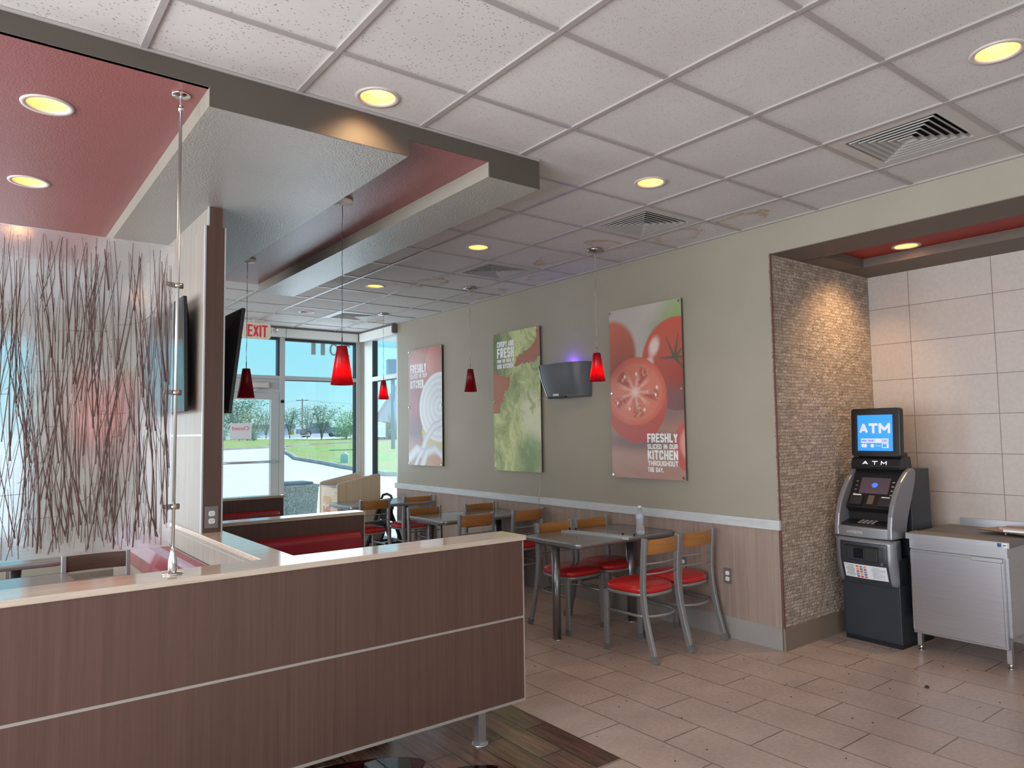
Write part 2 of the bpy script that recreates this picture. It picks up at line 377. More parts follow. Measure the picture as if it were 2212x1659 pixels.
# plenum slab above
cb_.box(XL,XA,YN,YF,ZC+0.22,ZC+0.30,0)
ceil = struct(cb_.build('ceiling', [m_tile, m_tilec], fix=False), 'suspended ceiling of white acoustic tiles')
g_ = MB()
for x in xs[1:-1]: g_.box(x-0.012,x+0.012,YN,YF,ZC-0.009,ZC+0.004)
for y in ys[1:-1]: g_.box(XL,XR,y-0.012,y+0.012,ZC-0.007,ZC+0.004)
g_.box(XR-0.02,XR,YN,8.56,ZC-0.012,ZC+0.002)
g_.build('ceiling_grid', m_tee, ceil)
# right wall: upper paint, wainscot, chair rail, base
wr = MB(); wr.box(XR,XR+0.12,YS+0.012,8.56,0,ZC+0.2)
wall_r = struct(wr.build('wall_right', m_wall), 'grey-green painted wall')
w_ = MB()
yy = [2.925,4.139,5.357,6.569,7.773,8.56]
for a, b in zip(yy, yy[1:]): w_.box(XR-0.012,XR,a+0.0015,b-0.0015,0.155,0.845)
w_.build('wainscot_panel', m_lam2, wall_r)['label'] = 'brown laminate wainscot panels'
MB().box(XR-0.028,XR,2.91,8.60,0.835,0.905).build('chair_rail', m_rail, wall_r, bevel=0.003)
b_ = MB(); yb = [2.925,3.37,3.965,4.56,5.155,5.75,6.345,6.94,7.535,8.13,8.56]
for a, b in zip(yb, yb[1:]): b_.box(XR-0.014,XR,a+0.001,b-0.001,0,0.155)
struct(b_.build('baseboard_right', m_btile), 'grey tile baseboard')
MB().box(XR-0.006,XR+0.004,2.912,2.922,0.155,2.82).build('corner_bead', M_('brown_bead',(0.13,0.06,0.05),0.5), wall_r)
# alcove
struct(MB().box(XR+0.0005,XA+0.12,YS,YS+0.12,0.15,2.83).build('wall_stone', m_stone), 'split-face stone mosaic wall')
struct(MB().box(XR-0.012,XA,YS-0.016,YS,0,0.155).build('baseboard_alcove', m_btileB), 'brown tile baseboard under the stone wall')
struct(MB().box(XA,XA+0.12,YN,YS,0,2.82).build('wall_alcove', m_wt), 'large pale pink-grey wall tiles')
hd = MB(); hd.box(XR,XR+0.40,YN,YS+0.012,2.82,ZC+0.2)             # header face and its return
hd.box(XR+0.40,5.62,2.745,YS,2.82,ZC+0.2); hd.box(5.62,XA+0.12,YN,YS,2.82,ZC+0.2)
head = struct(hd.build('trim_1', m_wall), 'painted header over the alcove')
# underside colours: own painted soffit board
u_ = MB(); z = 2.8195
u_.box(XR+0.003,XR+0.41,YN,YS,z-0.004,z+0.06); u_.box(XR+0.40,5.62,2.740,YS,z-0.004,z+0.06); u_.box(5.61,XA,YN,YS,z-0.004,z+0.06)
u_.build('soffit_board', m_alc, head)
rp = MB()
ALC = (5.475,2.353)
holed(rp, 4.95,5.65,2.05,2.75, 2.884, [(ALC[0],ALC[1],RL)]); holed(rp, 4.95,5.65,YN,2.05,2.884,[])
rp.build('red_recess', m_redd, head, fix=False)
# near, left walls with window openings
def wall_open(name, m, axis, at, a0, a1, z0, z1, holes, th=0.12, label=None):
    mb = MB()
    def bx(p, q, zz0, zz1):
        if q-p < 1e-4 or zz1-zz0 < 1e-4: return
        if axis == 'x': mb.box(at, at+th, p, q, zz0, zz1)
        else: mb.box(p, q, at, at+th, zz0, zz1)
    cur = a0
    for h0, h1, hz0, hz1 in sorted(holes):
        bx(cur, h0, z0, z1); bx(h0, h1, z0, hz0); bx(h0, h1, hz1, z1); cur = h1
    bx(cur, a1, z0, z1)
    return struct(mb.build(name, m), label)
wall_open('wall_left', m_wall, 'x', XL-0.12, YN, YF, 0, ZC+0.2, [(-1.2,3.2,0.45,2.7),(4.2,8.6,0.45,2.7)], label='painted wall')
wall_open('wall_near', m_wall, 'y', YN-0.12, XL, XA, 0, ZC+0.2, [(-1.4,4.2,0.4,2.7)], label='painted wall')
# far wall: solid between window 3 and the door
wall_open('wall_far', m_wall, 'y', YF, XL, XR+0.15, 0, ZC+0.2, [(-1.6,0.60,0.35,2.72),(2.30,4.75,0.0,2.93)], label='painted wall with glazed shopfront')
# right wall window part (corner glazing)
struct(MB().box(XR+0.02,XR+0.15,8.60,YF,0,0.12).box(XR+0.02,XR+0.15,8.60,YF,2.95,ZC+0.2).box(XR+0.02,XR+0.15,9.50,YF+0.12,0.1,2.96).build('wall_corner', m_frame), 'white sill and head of the corner window')
# ------------------------------------------------------------------ windows and door in the far wall
fr = MB(); y0, y1 = YF-0.02, YF+0.06
fr.box(3.40,3.47,y0,y1,0,2.93)                     # mullion
fr.box(3.4705,4.5295,y0+.001,y1-.001,2.32,2.375); fr.box(3.4705,4.5295,y0+.001,y1-.001,0,0.10); fr.box(3.4705,4.5295,y0+.001,y1-.001,2.90,2.925)
fr.box(4.53,4.62,y0,y1,0,2.93)
w1 = struct(fr.build('window_1', m_frame, bevel=0.003), 'aluminium framed fixed window beside the door')
k_ = MB(); k_.box(3.47,3.478,y0+0.02,y1,0.1,2.9).box(4.512,4.53,y0+0.005,y1,0.1,2.9).box(3.47,4.53,y0+0.02,y1,2.311,2.32).box(3.47,4.53,y0+0.01,y1,2.865,2.90)
k_.build('gasket', m_darkfr, w1)
MB().box(3.47,4.53,YF+0.018,YF+0.024,0.10,2.90).build('pane', m_glass, w1)
fr = MB(); fr.box(2.401,3.399,y0,y1,2.14,2.19).box(2.401,3.399,y0,y1,2.33,2.375).box(2.401,3.399,y0,y1,2.905,2.925).box(2.30,2.40,y0,y1,0,2.93).box(2.401,3.399,y0+0.02,y1-.001,2.1905,2.3295)
w2 = struct(fr.build('window_2', m_frame, bevel=0.003), 'transom window over the door')
k_ = MB(); k_.box(3.37,3.385,y0-0.004,y1,2.37,2.9).box(2.4,3.385,y0+0.01,y1,2.87,2.905); k_.build('gasket', m_darkfr, w2)
MB().box(2.40,3.385,YF+0.018,YF+0.024,2.375,2.905).build('pane', m_glass, w2)
dr = MB(); dr.box(2.41,2.50,y0,y1-0.02,0.01,2.135).box(3.285,3.395,y0,y1-0.02,0.01,2.135).box(2.50,3.285,y0,y1-0.02,2.045,2.135).box(2.50,3.285,y0,y1-0.02,0.01,0.22)
d1 = struct(dr.build('door_1', m_frame, bevel=0.003), 'aluminium framed glass entrance door')
MB().box(2.50,3.285,YF+0.01,YF+0.016,0.22,2.045).build('pane', m_glass, d1)
MB().cyl((2.46,YF-0.06,1.205),(3.34,YF-0.06,1.205),0.016).cyl((2.47,YF-0.06,1.205),(2.47,YF,1.205),0.012).cyl((3.33,YF-0.06,1.205),(3.33,YF,1.205),0.012).build('push_bar', m_alu, d1)
cl = MB().box(3.02,3.24,YF-0.075,YF-0.02,2.20,2.27).build('door_closer', m_trimw, d1, bevel=0.008)
MB().bar([(3.06,YF-0.06,2.20),(3.05,YF-0.16,2.17),(2.92,YF-0.08,2.10)],0.022,0.008).build('closer_arm', m_alu, d1)
MB().cyl((3.435,YF-0.045,2.02),(3.435,YF-0.02,2.02),0.022).build('lock_cylinder', m_blk, w1)
# far wall window 3 (behind the frosted screen)
fr = MB(); fr.box(-1.6,0.60,y0,y1,0.33,0.40).box(-1.6,0.60,y0,y1,2.68,2.74).box(0.54,0.61,y0,y1,0.35,2.72).box(-1.6,-1.54,y0,y1,0.35,2.72).box(-0.55,-0.49,y0,y1,0.35,2.72)
w3 = struct(fr.build('window_3', m_frame), 'wide window behind the frosted screen')
MB().box(-1.6,0.60,YF+0.018,YF+0.024,0.35,2.72).build('pane', m_glass, w3)
# right corner window
fr = MB(); xa, xb = XR+0.02, XR+0.10
fr.box(xa,xb,9.36,9.50,0.10,2.95).box(xa+.001,xb-.001,8.631,9.359,2.31,2.375).box(xa,xb,8.56,8.63,0.10,2.95).box(xa+.001,xb-.001,8.631,9.359,0.101,0.16).box(xa+.001,xb-.001,8.631,9.359,2.90,2.949)
w4 = struct(fr.build('window_4', m_frame, bevel=0.003), 'corner window in the right wall')
MB().box(xa+0.005,xb,9.345,9.36,0.16,2.31).box(xa+0.005,xb,9.345,9.36,2.375,2.9).box(xa+0.005,xb,9.395,9.405,0.16,2.9).box(xa-0.003,xb,8.63,9.345,2.305,2.312).build('gasket', m_darkfr, w4)
MB().box(xa+0.045,xa+0.051,8.62,9.36,0.16,2.92).build('pane', m_glass, w4)
# other windows for daylight
for nm, bx in (('window_5',(XL-0.07,XL-0.064,-1.2,3.2,0.45,2.7)),('window_6',(XL-0.07,XL-0.064,4.2,8.6,0.45,2.7)),('window_7',(-1.4,4.2,YN-0.07,YN-0.064,0.4,2.7))):
    struct(MB().box(*bx).build(nm, m_glass), 'window pane')
# corner column and roller-blind head boxes
m_col = paint('beige_column', (0.42,0.38,0.31), 0.5, 0.1, 100)
cc = MB(); cc.box(4.63,4.75,YF-0.17,YF-0.02,0,2.95)
for i, (x, y) in enumerate([(4.60,9.70),(4.625,9.665),(4.65,9.63),(4.66,9.585),(4.655,9.54),(4.65,9.50)]): cc.cyl((x,y,0.0),(x,y,2.95),0.028,n=14)
struct(cc.build('trim_2', m_col), 'beige ribbed corner post between the windows')
bl = MB(); bl.box(2.30,3.455,YF-0.10,YF-0.03,2.905,3.02).box(3.462,4.60,YF-0.10,YF-0.03,2.905,3.02).box(4.53,4.60,8.58,YF-0.115,2.905,3.02)
struct(bl.build('trim_3', m_white, bevel=0.004), 'white blind head boxes over the windows')
struct(MB().box(2.0,4.62,YF-0.105,YF-0.02,3.022,3.046).box(4.525,4.61,8.56,YF-0.1,3.022,3.046).box(4.52,4.61,8.555,8.58,2.92,3.022).box(4.523,4.545,YF-0.125,YF-0.10,2.905,3.02).build('trim_4', M_('brown_grey_angle',(0.14,0.12,0.115),0.5)), 'dark ceiling angle above the blind boxes')
# ------------------------------------------------------------------ soffit with red recesses
XS, Y0s, Y1s = 2.456, 2.95, 6.64
s_ = MB(); zb, zr, zt = 2.88, 2.958, ZC+0.002
s_.prism([(XL,zt),(XS,zt),(XS,zb),(2.119,zb),(2.119,zr+.002),(1.647,zr+.002),(1.647,zb),(0.739,zb),(0.739,zr+.08),(-1.3,zr+.08),(-1.3,zb),(XL,zb)], lambda p,q,a: (p,a,q), Y0s, Y1s)
s_.box(-1.3,0.739,Y0s,Y0s+0.02,zr,zr+.08).box(-1.3,0.739,Y1s-0.02,Y1s,zr,zr+.08)
sof = struct(s_.build('trim_5', m_soff), 'dropped grey soffit over the booths')
RLT = [(0.232,3.506),(0.232,4.63),(0.232,5.75)]
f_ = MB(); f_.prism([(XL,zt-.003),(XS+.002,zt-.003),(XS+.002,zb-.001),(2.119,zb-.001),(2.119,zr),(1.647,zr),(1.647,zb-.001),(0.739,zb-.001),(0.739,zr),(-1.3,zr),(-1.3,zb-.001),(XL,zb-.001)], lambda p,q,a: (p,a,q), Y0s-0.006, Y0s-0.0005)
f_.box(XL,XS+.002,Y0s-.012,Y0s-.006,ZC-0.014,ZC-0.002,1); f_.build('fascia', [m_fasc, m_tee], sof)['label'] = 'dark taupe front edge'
r_ = MB(); holed(r_, 1.647,2.119,Y0s+0.001,Y1s,zr,[])
ycut = [Y0s+0.001,4.07,5.19,Y1s]
for k in range(3): holed(r_, -1.3,0.739,ycut[k],ycut[k+1],zr,[(RLT[k][0],RLT[k][1],RL)])
r_.build('red_panel', m_red, sof, fix=False)['label'] = 'red painted recess'
d_ = MB(); d_.box(0.7385,0.7395,Y0s,Y1s,zb+0.0005,zr).box(2.1185,2.1195,Y0s,Y1s,zb+0.0005,zr); d_.build('pale_edge', m_edge, sof)
# ------------------------------------------------------------------ downlights
def downlight(x, y, z, label, power, on=True, group='recessed downlights', glow=0.13, tilt=0.0, spread=2.2, blend=0.45):
    t = thing('downlight', label, 'ceiling light', (x,y,z), group)
    MB().lathe([(0.0745,0.004),(0.079,-0.004),(0.096,-0.006),(0.099,-0.001),(0.099,0.0)], (x,y,z), 36).build('trim_ring', m_trimw, t, fix=False)
    MB().lathe([(0.0765,0.0),(0.070,0.03),(0.062,0.065),(0.052,0.085),(0.046,0.088)], (x,y,z), 32).build('reflector', m_cone if on else m_trimw, t, fix=False)
    MB().lathe([(0.0,0.040),(0.022,0.046),(0.036,0.060),(0.042,0.080),(0.046,0.089)], (x,y,z), 24).build('bulb', m_bulb if on else m_scr, t, fix=False)
    if on:
        l = lamp('downlight_lamp', 'SPOT', (0,0,-0.004), power, (1.0,0.66,0.34), shadow_soft_size=0.05, spot_size=spread, spot_blend=blend); l.parent = t; l.rotation_euler = (tilt,0,0)
        l = lamp('downlight_glow', 'POINT', (0,0,0.022), glow, (1.0,0.74,0.42), shadow_soft_size=0.03); l.parent = t
    return t
PW = 9.0
LB = ['downlight in the ceiling tiles nearest the right edge, large bright lamp','downlight in a tile left of the ceiling vent, above the tomato poster','downlight in a tile beside the vent above the lettuce poster','downlight beyond the end of the grey soffit, above the onion poster','unlit downlight nearest the exit sign','downlight tight against the soffit, washing its edge with warm light','far downlight seen blurred through the frosted screen']
for k, (x, y) in enumerate(LIGHTS): downlight(x, y, ZC, LB[k], 16.0 if k == 5 else PW, on=(k != 4))
RB = ['downlight in the red recess, nearest to the viewer','downlight in the red recess, second from the viewer','downlight in the red recess seen through the frosted screen']
for k, (x, y) in enumerate(RLT): downlight(x, y, zr, RB[k], PW)
downlight(ALC[0], ALC[1], 2.884, 'downlight in the red recess over the cash machine', 56, glow=0.2, tilt=0.5, spread=1.75, blend=1.0)
# ------------------------------------------------------------------ ceiling vents
m_ventb = M_('vent_dark', (0.01,0.01,0.011), 0.8); m_vent = M_('vent_metal', (0.50,0.48,0.46), 0.4); m_louv = M_('louvre_metal', (0.36,0.35,0.335), 0.4)
def vent(x, y, label):
    t = thing('ceiling_vent', label, 'air vent', (x,y,ZC), 'square ceiling vents')
    h = 0.292
    f = MB()
    def ring(mb, h0, z0, h1, z1):
        a = [(-h0,-h0),(h0,-h0),(h0,h0),(-h0,h0)]; b = [(-h1,-h1),(h1,-h1),(h1,h1),(-h1,h1)]
        v = [(x+p,y+q,ZC+z0) for p, q in a]+[(x+p,y+q,ZC+z1) for p, q in b]
        mb.add(v, [(i,(i+1)%4,4+(i+1)%4,4+i) for i in range(4)])
    ring(f, h, -0.004, 0.225, -0.006); ring(f, 0.225, -0.006, 0.222, 0.02); ring(f, h, -0.004, h, 0.004)
    f.build('vent_frame', m_vent, t, fix=False)
    l = MB()
    for k in range(6):
        r = 0.208-k*0.034
        ring(l, r, -0.004, r-0.024, 0.016); ring(l, r, -0.004, r-0.001, -0.009); ring(l, r-0.001, -0.009, r-0.004, -0.009); ring(l, r-0.004, -0.009, r-0.027, 0.012)
    l.build('louvres', m_louv, t, fix=False)
    MB().box(x-0.30,x+0.30,y-0.30,y+0.30,ZC+0.026,ZC+0.03).build('backing', m_ventb, t, fix=False)
V = [(3.8506,1.618),(3.8506,3.448),(3.8506,5.278),(3.8506,8.328)]
for (x, y), l in zip(V, ['ceiling vent nearest the viewer, above the alcove header','ceiling vent above the tomato poster','ceiling vent above the lettuce poster, before water-stained tiles','far ceiling vent near the corner window']): vent(x, y, l)
# ------------------------------------------------------------------ lettering: heavy condensed block capitals, plain font for the rest
GL = {'A':['0,0 .5,1 1,0','.22,.3 .78,.3'],'C':['1,.75 .8,1 .2,1 0,.8 0,.2 .2,0 .8,0 1,.25'],'D':['0,0 0,1 .7,1 1,.75 1,.25 .7,0 0,0'],'E':['1,1 0,1 0,0 1,0','0,.5 .85,.5'],
'F':['1,1 0,1 0,0','0,.5 .85,.5'],'G':['1,.78 .8,1 .2,1 0,.8 0,.2 .2,0 .8,0 1,.2 1,.45 .6,.45'],'H':['0,0 0,1','1,0 1,1','0,.5 1,.5'],'I':['0,0 0,1'],'K':['0,0 0,1','1,1 .1,.45','.3,.6 1,0'],
'L':['0,1 0,0 1,0'],'M':['0,0 0,1 .5,.3 1,1 1,0'],'N':['0,0 0,1 1,0 1,1'],'O':['.2,0 0,.2 0,.8 .2,1 .8,1 1,.8 1,.2 .8,0 .2,0'],'P':['0,0 0,1 .8,1 1,.85 1,.6 .8,.45 0,.45'],
'R':['0,0 0,1 .75,1 1,.85 1,.62 .75,.48 0,.48','.5,.48 1,0'],'S':['1,.8 .8,1 .2,1 0,.82 0,.64 .2,.54 .8,.46 1,.36 1,.18 .8,0 .2,0 0,.2'],'T':['0,1 1,1','.5,1 .5,0'],'U':['0,1 0,.2 .2,0 .8,0 1,.2 1,1'],
'V':['0,1 .5,0 1,1'],'X':['0,0 1,1','0,1 1,0'],'Y':['0,1 .5,.45 1,1','.5,.45 .5,0'],'B':['0,0 0,1 .8,1 1,.85 1,.62 .8,.5 0,.5','.8,.5 1,.38 1,.15 .8,0 0,0'],'.':['0,0 0,.04']}
def block(s_, w, h, heavy=0.24):
    wd = {'I':0.0,'M':1.35,'.':0.0,' ':0.35,'L':0.8,'F':0.85,'E':0.85}; unit = sum(wd.get(c,1.0) for c in s_)
    n = len(s_); t = h*heavy; 
    cw = (w-t*n-0.35*t*(n-1))/max(unit,0.1)
    if cw < 0.55*t: t = w/(n*1.35+0.55*unit)*1.0; cw = 0.55*t
    vs, fs, lf = [], [], []; x = 0
    for c in s_:
        ww = wd.get(c,1.0)*cw
        for pl in GL.get(c,[]):
            P_ = [tuple(float(q) for q in p.split(',')) for p in pl.split()]
            P_ = [Vector((x+t/2+p[0]*ww, t*0.5+p[1]*(h-t))) for p in P_]
            for a, b in zip(P_, P_[1:]):
                d = (b-a); d.normalize(); nn = Vector((-d.y,d.x))*t/2; e_ = d*t*(0.5 if abs(d.x)<1e-3 or abs(d.y)<1e-3 else 0.18)
                tt = 1.0; k = len(vs); vs += [a-e_-nn, b+e_-nn, b+e_+nn, a-e_+nn]; fs.append((k,k+1,k+2,k+3)); lf += [(len(fs)%3)*0.00015]*4
        x += ww+t*1.35
    a = np.array([[v.x,v.y] for v in vs]); a[:,0] = np.clip(a[:,0]/(x-0.35*t),0,1); a[:,1] = np.clip(a[:,1]/h,0,1)
    return np.concatenate([a, np.array(lf)[:,None]],1), fs
def glyph_uv(s_, w, h, heavy=0.24):
    if all(c in GL or c == ' ' for c in s_): return block(s_, w, h, heavy)
    cu = bpy.data.curves.new('lettering', 'FONT'); cu.body = s_; cu.resolution_u = 3
    to = bpy.data.objects.new('lettering_tmp', cu); C.objects.link(to)
    dg = bpy.context.evaluated_depsgraph_get(); me = bpy.data.meshes.new_from_object(to.evaluated_get(dg))
    bpy.data.objects.remove(to); bpy.data.curves.remove(cu)
    a = np.empty(len(me.vertices)*3); me.vertices.foreach_get('co', a); a = a.reshape(-1,3)[:,:2]; fs = [tuple(p.vertices) for p in me.polygons]
    bpy.data.meshes.remove(me); mn = a.min(0); mx = a.max(0); uv = (a-mn)/np.maximum(mx-mn,1e-6); return np.concatenate([uv, np.zeros((len(uv),1))],1), fs
def letter_obj(name, P, fs, m, parent):
    me = bpy.data.meshes.new(name); me.from_pydata(P.tolist(), [], fs); me.materials.append(m); me.update()
    ob = bpy.data.objects.new(name, me); C.objects.link(ob); ob.parent = parent; return ob
def text(name, s_, parent, o, ud, vd, w, h, m, bold=0.0, mirror=False, heavy=0.24):
    uv, fs = glyph_uv(s_, w, h, heavy)
    if mirror: uv[:,0] = 1-uv[:,0]
    off = wloc(parent) if parent is not None else Vector((0,0,0))
    P = np.array(o)+uv[:,:1]*w*np.array(ud)+uv[:,1:2]*h*np.array(vd)+uv[:,2:3]*np.cross(ud,vd)-np.array(off)
    return letter_obj(name, P, fs, m, parent)
# ------------------------------------------------------------------ front partition with T-shaped cap
FX0, FX1, FY0, FY1 = -2.6, 2.325, 2.975, 3.165
m_vinylp = M_('dusty_red_vinyl', (0.22,0.035,0.05), 0.22, coat=0.4)
part = thing('booth_partition', 'long brown laminate half wall with pale stone-like cap in the foreground', 'partition', (1.0,3.07,0))
p_ = MB(); p_.box(FX0,FX1,FY0,FY1,0.19,0.594).box(FX0,FX1,FY0,FY1,0.606,0.99); p_.build('side_panel', m_lam, part)
MB().box(FX0,FX1,FY0+0.002,FY1-0.002,0.594,0.606).box(FX0,FX1+0.003,FY0-0.002,FY1+0.002,0.177,0.19).box(FX1,FX1+0.005,FY0-0.003,FY1+0.003,0.178,0.99).build('edge_trim', m_trim, part)
# cap: one T shaped slab
cp = MB()
poly = [(FX0,2.968),(FX1+0.022,2.968),(FX1+0.022,3.185),(1.186,3.185),(1.186,6.62),(1.042,6.62),(1.042,3.185),(FX0,3.185)]
cp.prism(poly, lambda p,q,a: (p,q,a), 0.99, 1.015); cp.build('cap', m_cap, part, bevel=0.003)
for lx in (-1.2,0.42,2.09):
    lg = MB().box(lx-0.022,lx+0.022,3.02,3.064,0.006,0.18).build('leg', m_alu, part)
    MB().cyl((lx,3.042,0),(lx,3.042,0.006),0.042,n=20).build('foot_plate', m_alu, lg)
# spine running away from the viewer
sp_ = MB().box(1.052,1.176,3.185,6.60,0.12,0.99); sp_.build('spine_panel', m_lamL, part)
MB().box(1.05,1.178,3.185,6.602,0.965,0.972).build('spine_trim', m_trim, part)
for ly in (3.7,5.0,6.3):
    MB().box(1.09,1.135,ly-.022,ly+.022,0,0.12).build('leg', m_alu, part)
# booth backs to the right of the spine
def booth(y0, x1, label, cush):
    t = thing('booth_bench', label, 'booth seat', (1.7,y0,0), 'booth benches right of the pillar')
    y1 = y0+0.13
    MB().box(1.18,x1,y0,y1,0.19,0.99).build('back_panel', m_lam, t)
    MB().box(1.186,x1+0.01,y0-0.008,y1+0.008,0.992,1.015).build('cap', m_cap, t, bevel=0.003)
    MB().box(x1,x1+0.004,y0,y1,0.19,0.99).build('edge_trim', m_alu, t)
    mb = MB(); n = 10; pr = []
    z0, z1 = 0.47, 0.89
    for i in range(n+1):
        a = PI*i/n*0.5; pr.append((y0-0.065*math.sin(a)-0.004, z1-0.05*(1-math.cos(a))))
    pr += [(y0-0.085,z0),(y0,z0),(y0,z1)]
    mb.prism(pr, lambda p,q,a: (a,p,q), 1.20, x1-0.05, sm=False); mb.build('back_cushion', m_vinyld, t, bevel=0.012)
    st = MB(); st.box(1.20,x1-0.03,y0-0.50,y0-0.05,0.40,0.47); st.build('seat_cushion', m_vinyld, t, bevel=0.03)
    MB().box(1.19,x1-0.04,y0-0.46,y0,0.12,0.40).build('seat_box', m_lam, t)
    for lx in (1.35, x1-0.2):
        MB().box(lx-.02,lx+.02,y0+.045,y0+.085,0,.19).build('leg', m_alu, t); MB().box(lx-.02,lx+.02,y0-.4,y0-.36,0,.12).build('leg', m_alu, t)
    return t
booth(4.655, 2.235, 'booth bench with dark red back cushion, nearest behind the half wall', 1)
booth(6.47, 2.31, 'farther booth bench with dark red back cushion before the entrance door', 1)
# long bench left of the spine
lb = thing('wall_bench', 'red vinyl bench along the left side of the pillar, seen under the frosted screen', 'booth seat', (0.8,5,0))
mb = MB(); pr = [(1.048,0.66),(0.955,0.655),(0.965,0.74),(0.985,0.82),(1.005,0.855),(1.03,0.872),(1.048,0.872)]
mb.prism(pr, lambda p,q,a: (p,a,q), 3.20, 6.58, sm=False); mb.build('back_cushion', m_vinylp, lb, bevel=0.008)
MB().box(0.974,1.048,3.20,6.58,0.45,0.655).build('back_board', m_lamL, lb)
MB().box(0.50,1.04,3.25,6.5,0.39,0.455).build('seat_cushion', m_vinyl, lb, bevel=0.03)
MB().box(0.58,1.04,3.3,6.5,0.0,0.39).build('seat_box', m_lamL, lb)
# ------------------------------------------------------------------ tall pillar panel on the spine
pl = thing('pillar_panel', 'tall laminate pillar panel standing on the half wall up to the soffit', 'pillar', (1.11,5.1,1.015))
PY = 4.267
MB().box(1.062,1.166,PY,6.15,1.015,2.765).build('lower_panel', m_lamL, pl)
MB().box(1.080,1.155,PY+0.004,6.15,2.765,2.88).build('upper_panel', m_lamL, pl)
MB().box(1.064,1.164,PY-0.006,PY,1.015,2.765).build('front_face', m_lam, pl)
MB().box(1.085,1.152,PY-0.002,PY+0.004,2.765,2.88).build('upper_front_face', m_lam, pl)
MB().box(1.056,1.064,PY-0.008,PY+0.012,1.015,2.765).box(1.164,1.172,PY-0.008,PY+0.012,1.015,2.765).box(1.057,1.062,PY,6.15,1.555,1.567).box(1.074,1.082,PY-0.003,PY+0.01,2.765,2.88).build('edge_trim', m_frame, pl)
def outlet(name, label, o, ud, nd, w=0.07, h=0.115):
    o = Vector(o); ud = Vector(ud); nd = Vector(nd); vd = Vector((0,0,1))
    t = thing(name, label, 'power outlet', o)
    M = Matrix((ud,nd,vd)).transposed()
    MB().obox(o+nd*0.003,(w,0.006,h),M).build('cover_plate', m_plate, t, bevel=0.002)
    for s_ in (-1,1):
        c = o+nd*0.007+vd*(s_*0.021)
        poly = rrect(-0.0165,0.0165,-0.0145,0.0145,0.009)
        f = MB().prism(poly, lambda p,q,a: tuple(c+ud*p+vd*q+nd*a), 0, 0.003).build('receptacle', m_txtw, t)
        m2 = MB()
        for dx, dz, ww, hh in ((-0.006,0.003,0.0022,0.008),(0.006,0.003,0.0022,0.007),(0,-0.007,0.004,0.004)):
            m2.obox(c+ud*dx+vd*dz+nd*0.0034,(ww,0.001,hh),M)
        m2.build('slots', m_blk, f)
    return t
outlet('wall_outlet','outlet with square metal plate on the foot of the pillar', (1.112,PY-0.006,1.10), (1,0,0), (0,-1,0), 0.072, 0.122)
outlet('wall_outlet','outlet on the wainscot to the right of the chairs', (4.588,3.364,0.455), (0,-1,0), (-1,0,0))
outlet('wall_outlet','outlet half hidden behind the rear chair at the wall', (4.588,3.783,0.485), (0,-1,0), (-1,0,0))
# ------------------------------------------------------------------ TVs
def tv(label, side):
    # side +1 right of the pillar, -1 left
    if side > 0: top, bot, y0, y1, c = 1.300, 1.226, 4.33, 5.42, (1.2,4.9,2.0); zt, zb = 2.317, 1.688
    else: top, bot, y0, y1, c = 0.985, 1.000, 4.40, 5.49, (1.0,4.95,2.0); zt, zb = 2.37, 1.70
    t = thing('wall_television', label, 'television', c, 'televisions on the pillar')
    d = Vector((top-bot,0,zt-zb)); hgt = d.length; d.normalize(); nrm = Vector((d.z,0,-d.x))*side
    def P(y, q, a): return tuple(Vector((bot,0,zb))+d*q+nrm*a+Vector((0,y,0)))
    MB().prism([(y0,0),(y1,0),(y1,hgt),(y0,hgt)], P, -0.012, 0.010).build('bezel', m_blk, t, bevel=0.004)
    b = MB(); v = [P(y0+.01,.01,-.012),P(y1-.01,.01,-.012),P(y1-.01,hgt-.01,-.012),P(y0+.01,hgt-.01,-.012),P(y0+.10,.05,-.045),P(y1-.10,.05,-.045),P(y1-.1,hgt-.12,-.045),P(y0+.1,hgt-.12,-.045)]
    b.add(v, [(0,1,5,4),(1,2,6,5),(2,3,7,6),(3,0,4,7),(4,5,6,7)]); b.build('rear_housing', m_blkm, t)
    MB().prism([(y0+.012,.02),(y1-.012,.02),(y1-.012,hgt-.012),(y0+.012,hgt-.012)], P, 0.010, 0.0108).build('screen', m_scr, t)
    xw = 1.168 if side > 0 else 1.060
    MB().box(min(xw,xw+side*0.02),max(xw,xw+side*0.02),4.75,5.10,1.85,2.15).build('wall_bracket', m_blkm, t)
tv('black television tilted out from the right side of the pillar', 1)
tv('black television on the left side of the pillar, beside the frosted screen', -1)
# ------------------------------------------------------------------ frosted screen with embedded reeds
sc_t = thing('privacy_screen', 'frosted resin screen with dark embedded reeds hung on steel rods above the half wall', 'screen', (-0.3,3.08,1.015))
SX0, SX1, SZ0, SZ1 = -1.15, 0.645, 1.128, 2.318
MB().box(SX0,SX1,3.070,3.082,SZ0,SZ1).build('resin_panel', m_resin, sc_t)
rng = random.Random(11); rd = MB()
for k in range(1500):
    x = rng.uniform(SX0+.02, SX1-.01); z = rng.uniform(SZ0-0.1, SZ1+.15); ln = rng.uniform(0.25,0.75); a = rng.gauss(0, 0.085); bend = rng.gauss(0,0.012)
    r = rng.choice([0.0008,0.001,0.0012,0.0015,0.0019,0.0026]); up_ = rng.choice([1,1,-1])
    pth = []
    for i in range(6):
        t = i/5; zz = z-ln*t; xx = x+math.sin(a)*ln*t*up_+bend*math.sin(PI*t)
        if SZ0+.004 < zz < SZ1-.004 and SX0+.004 < xx < SX1-.004: pth.append((xx,3.076-0.009,zz, r*(0.35+0.9*t)))
    if len(pth) < 2: continue
    for q0, q1 in zip(pth, pth[1:]): rd.cyl(q0[:3], q1[:3], q0[3], q1[3], n=5, cap=False)
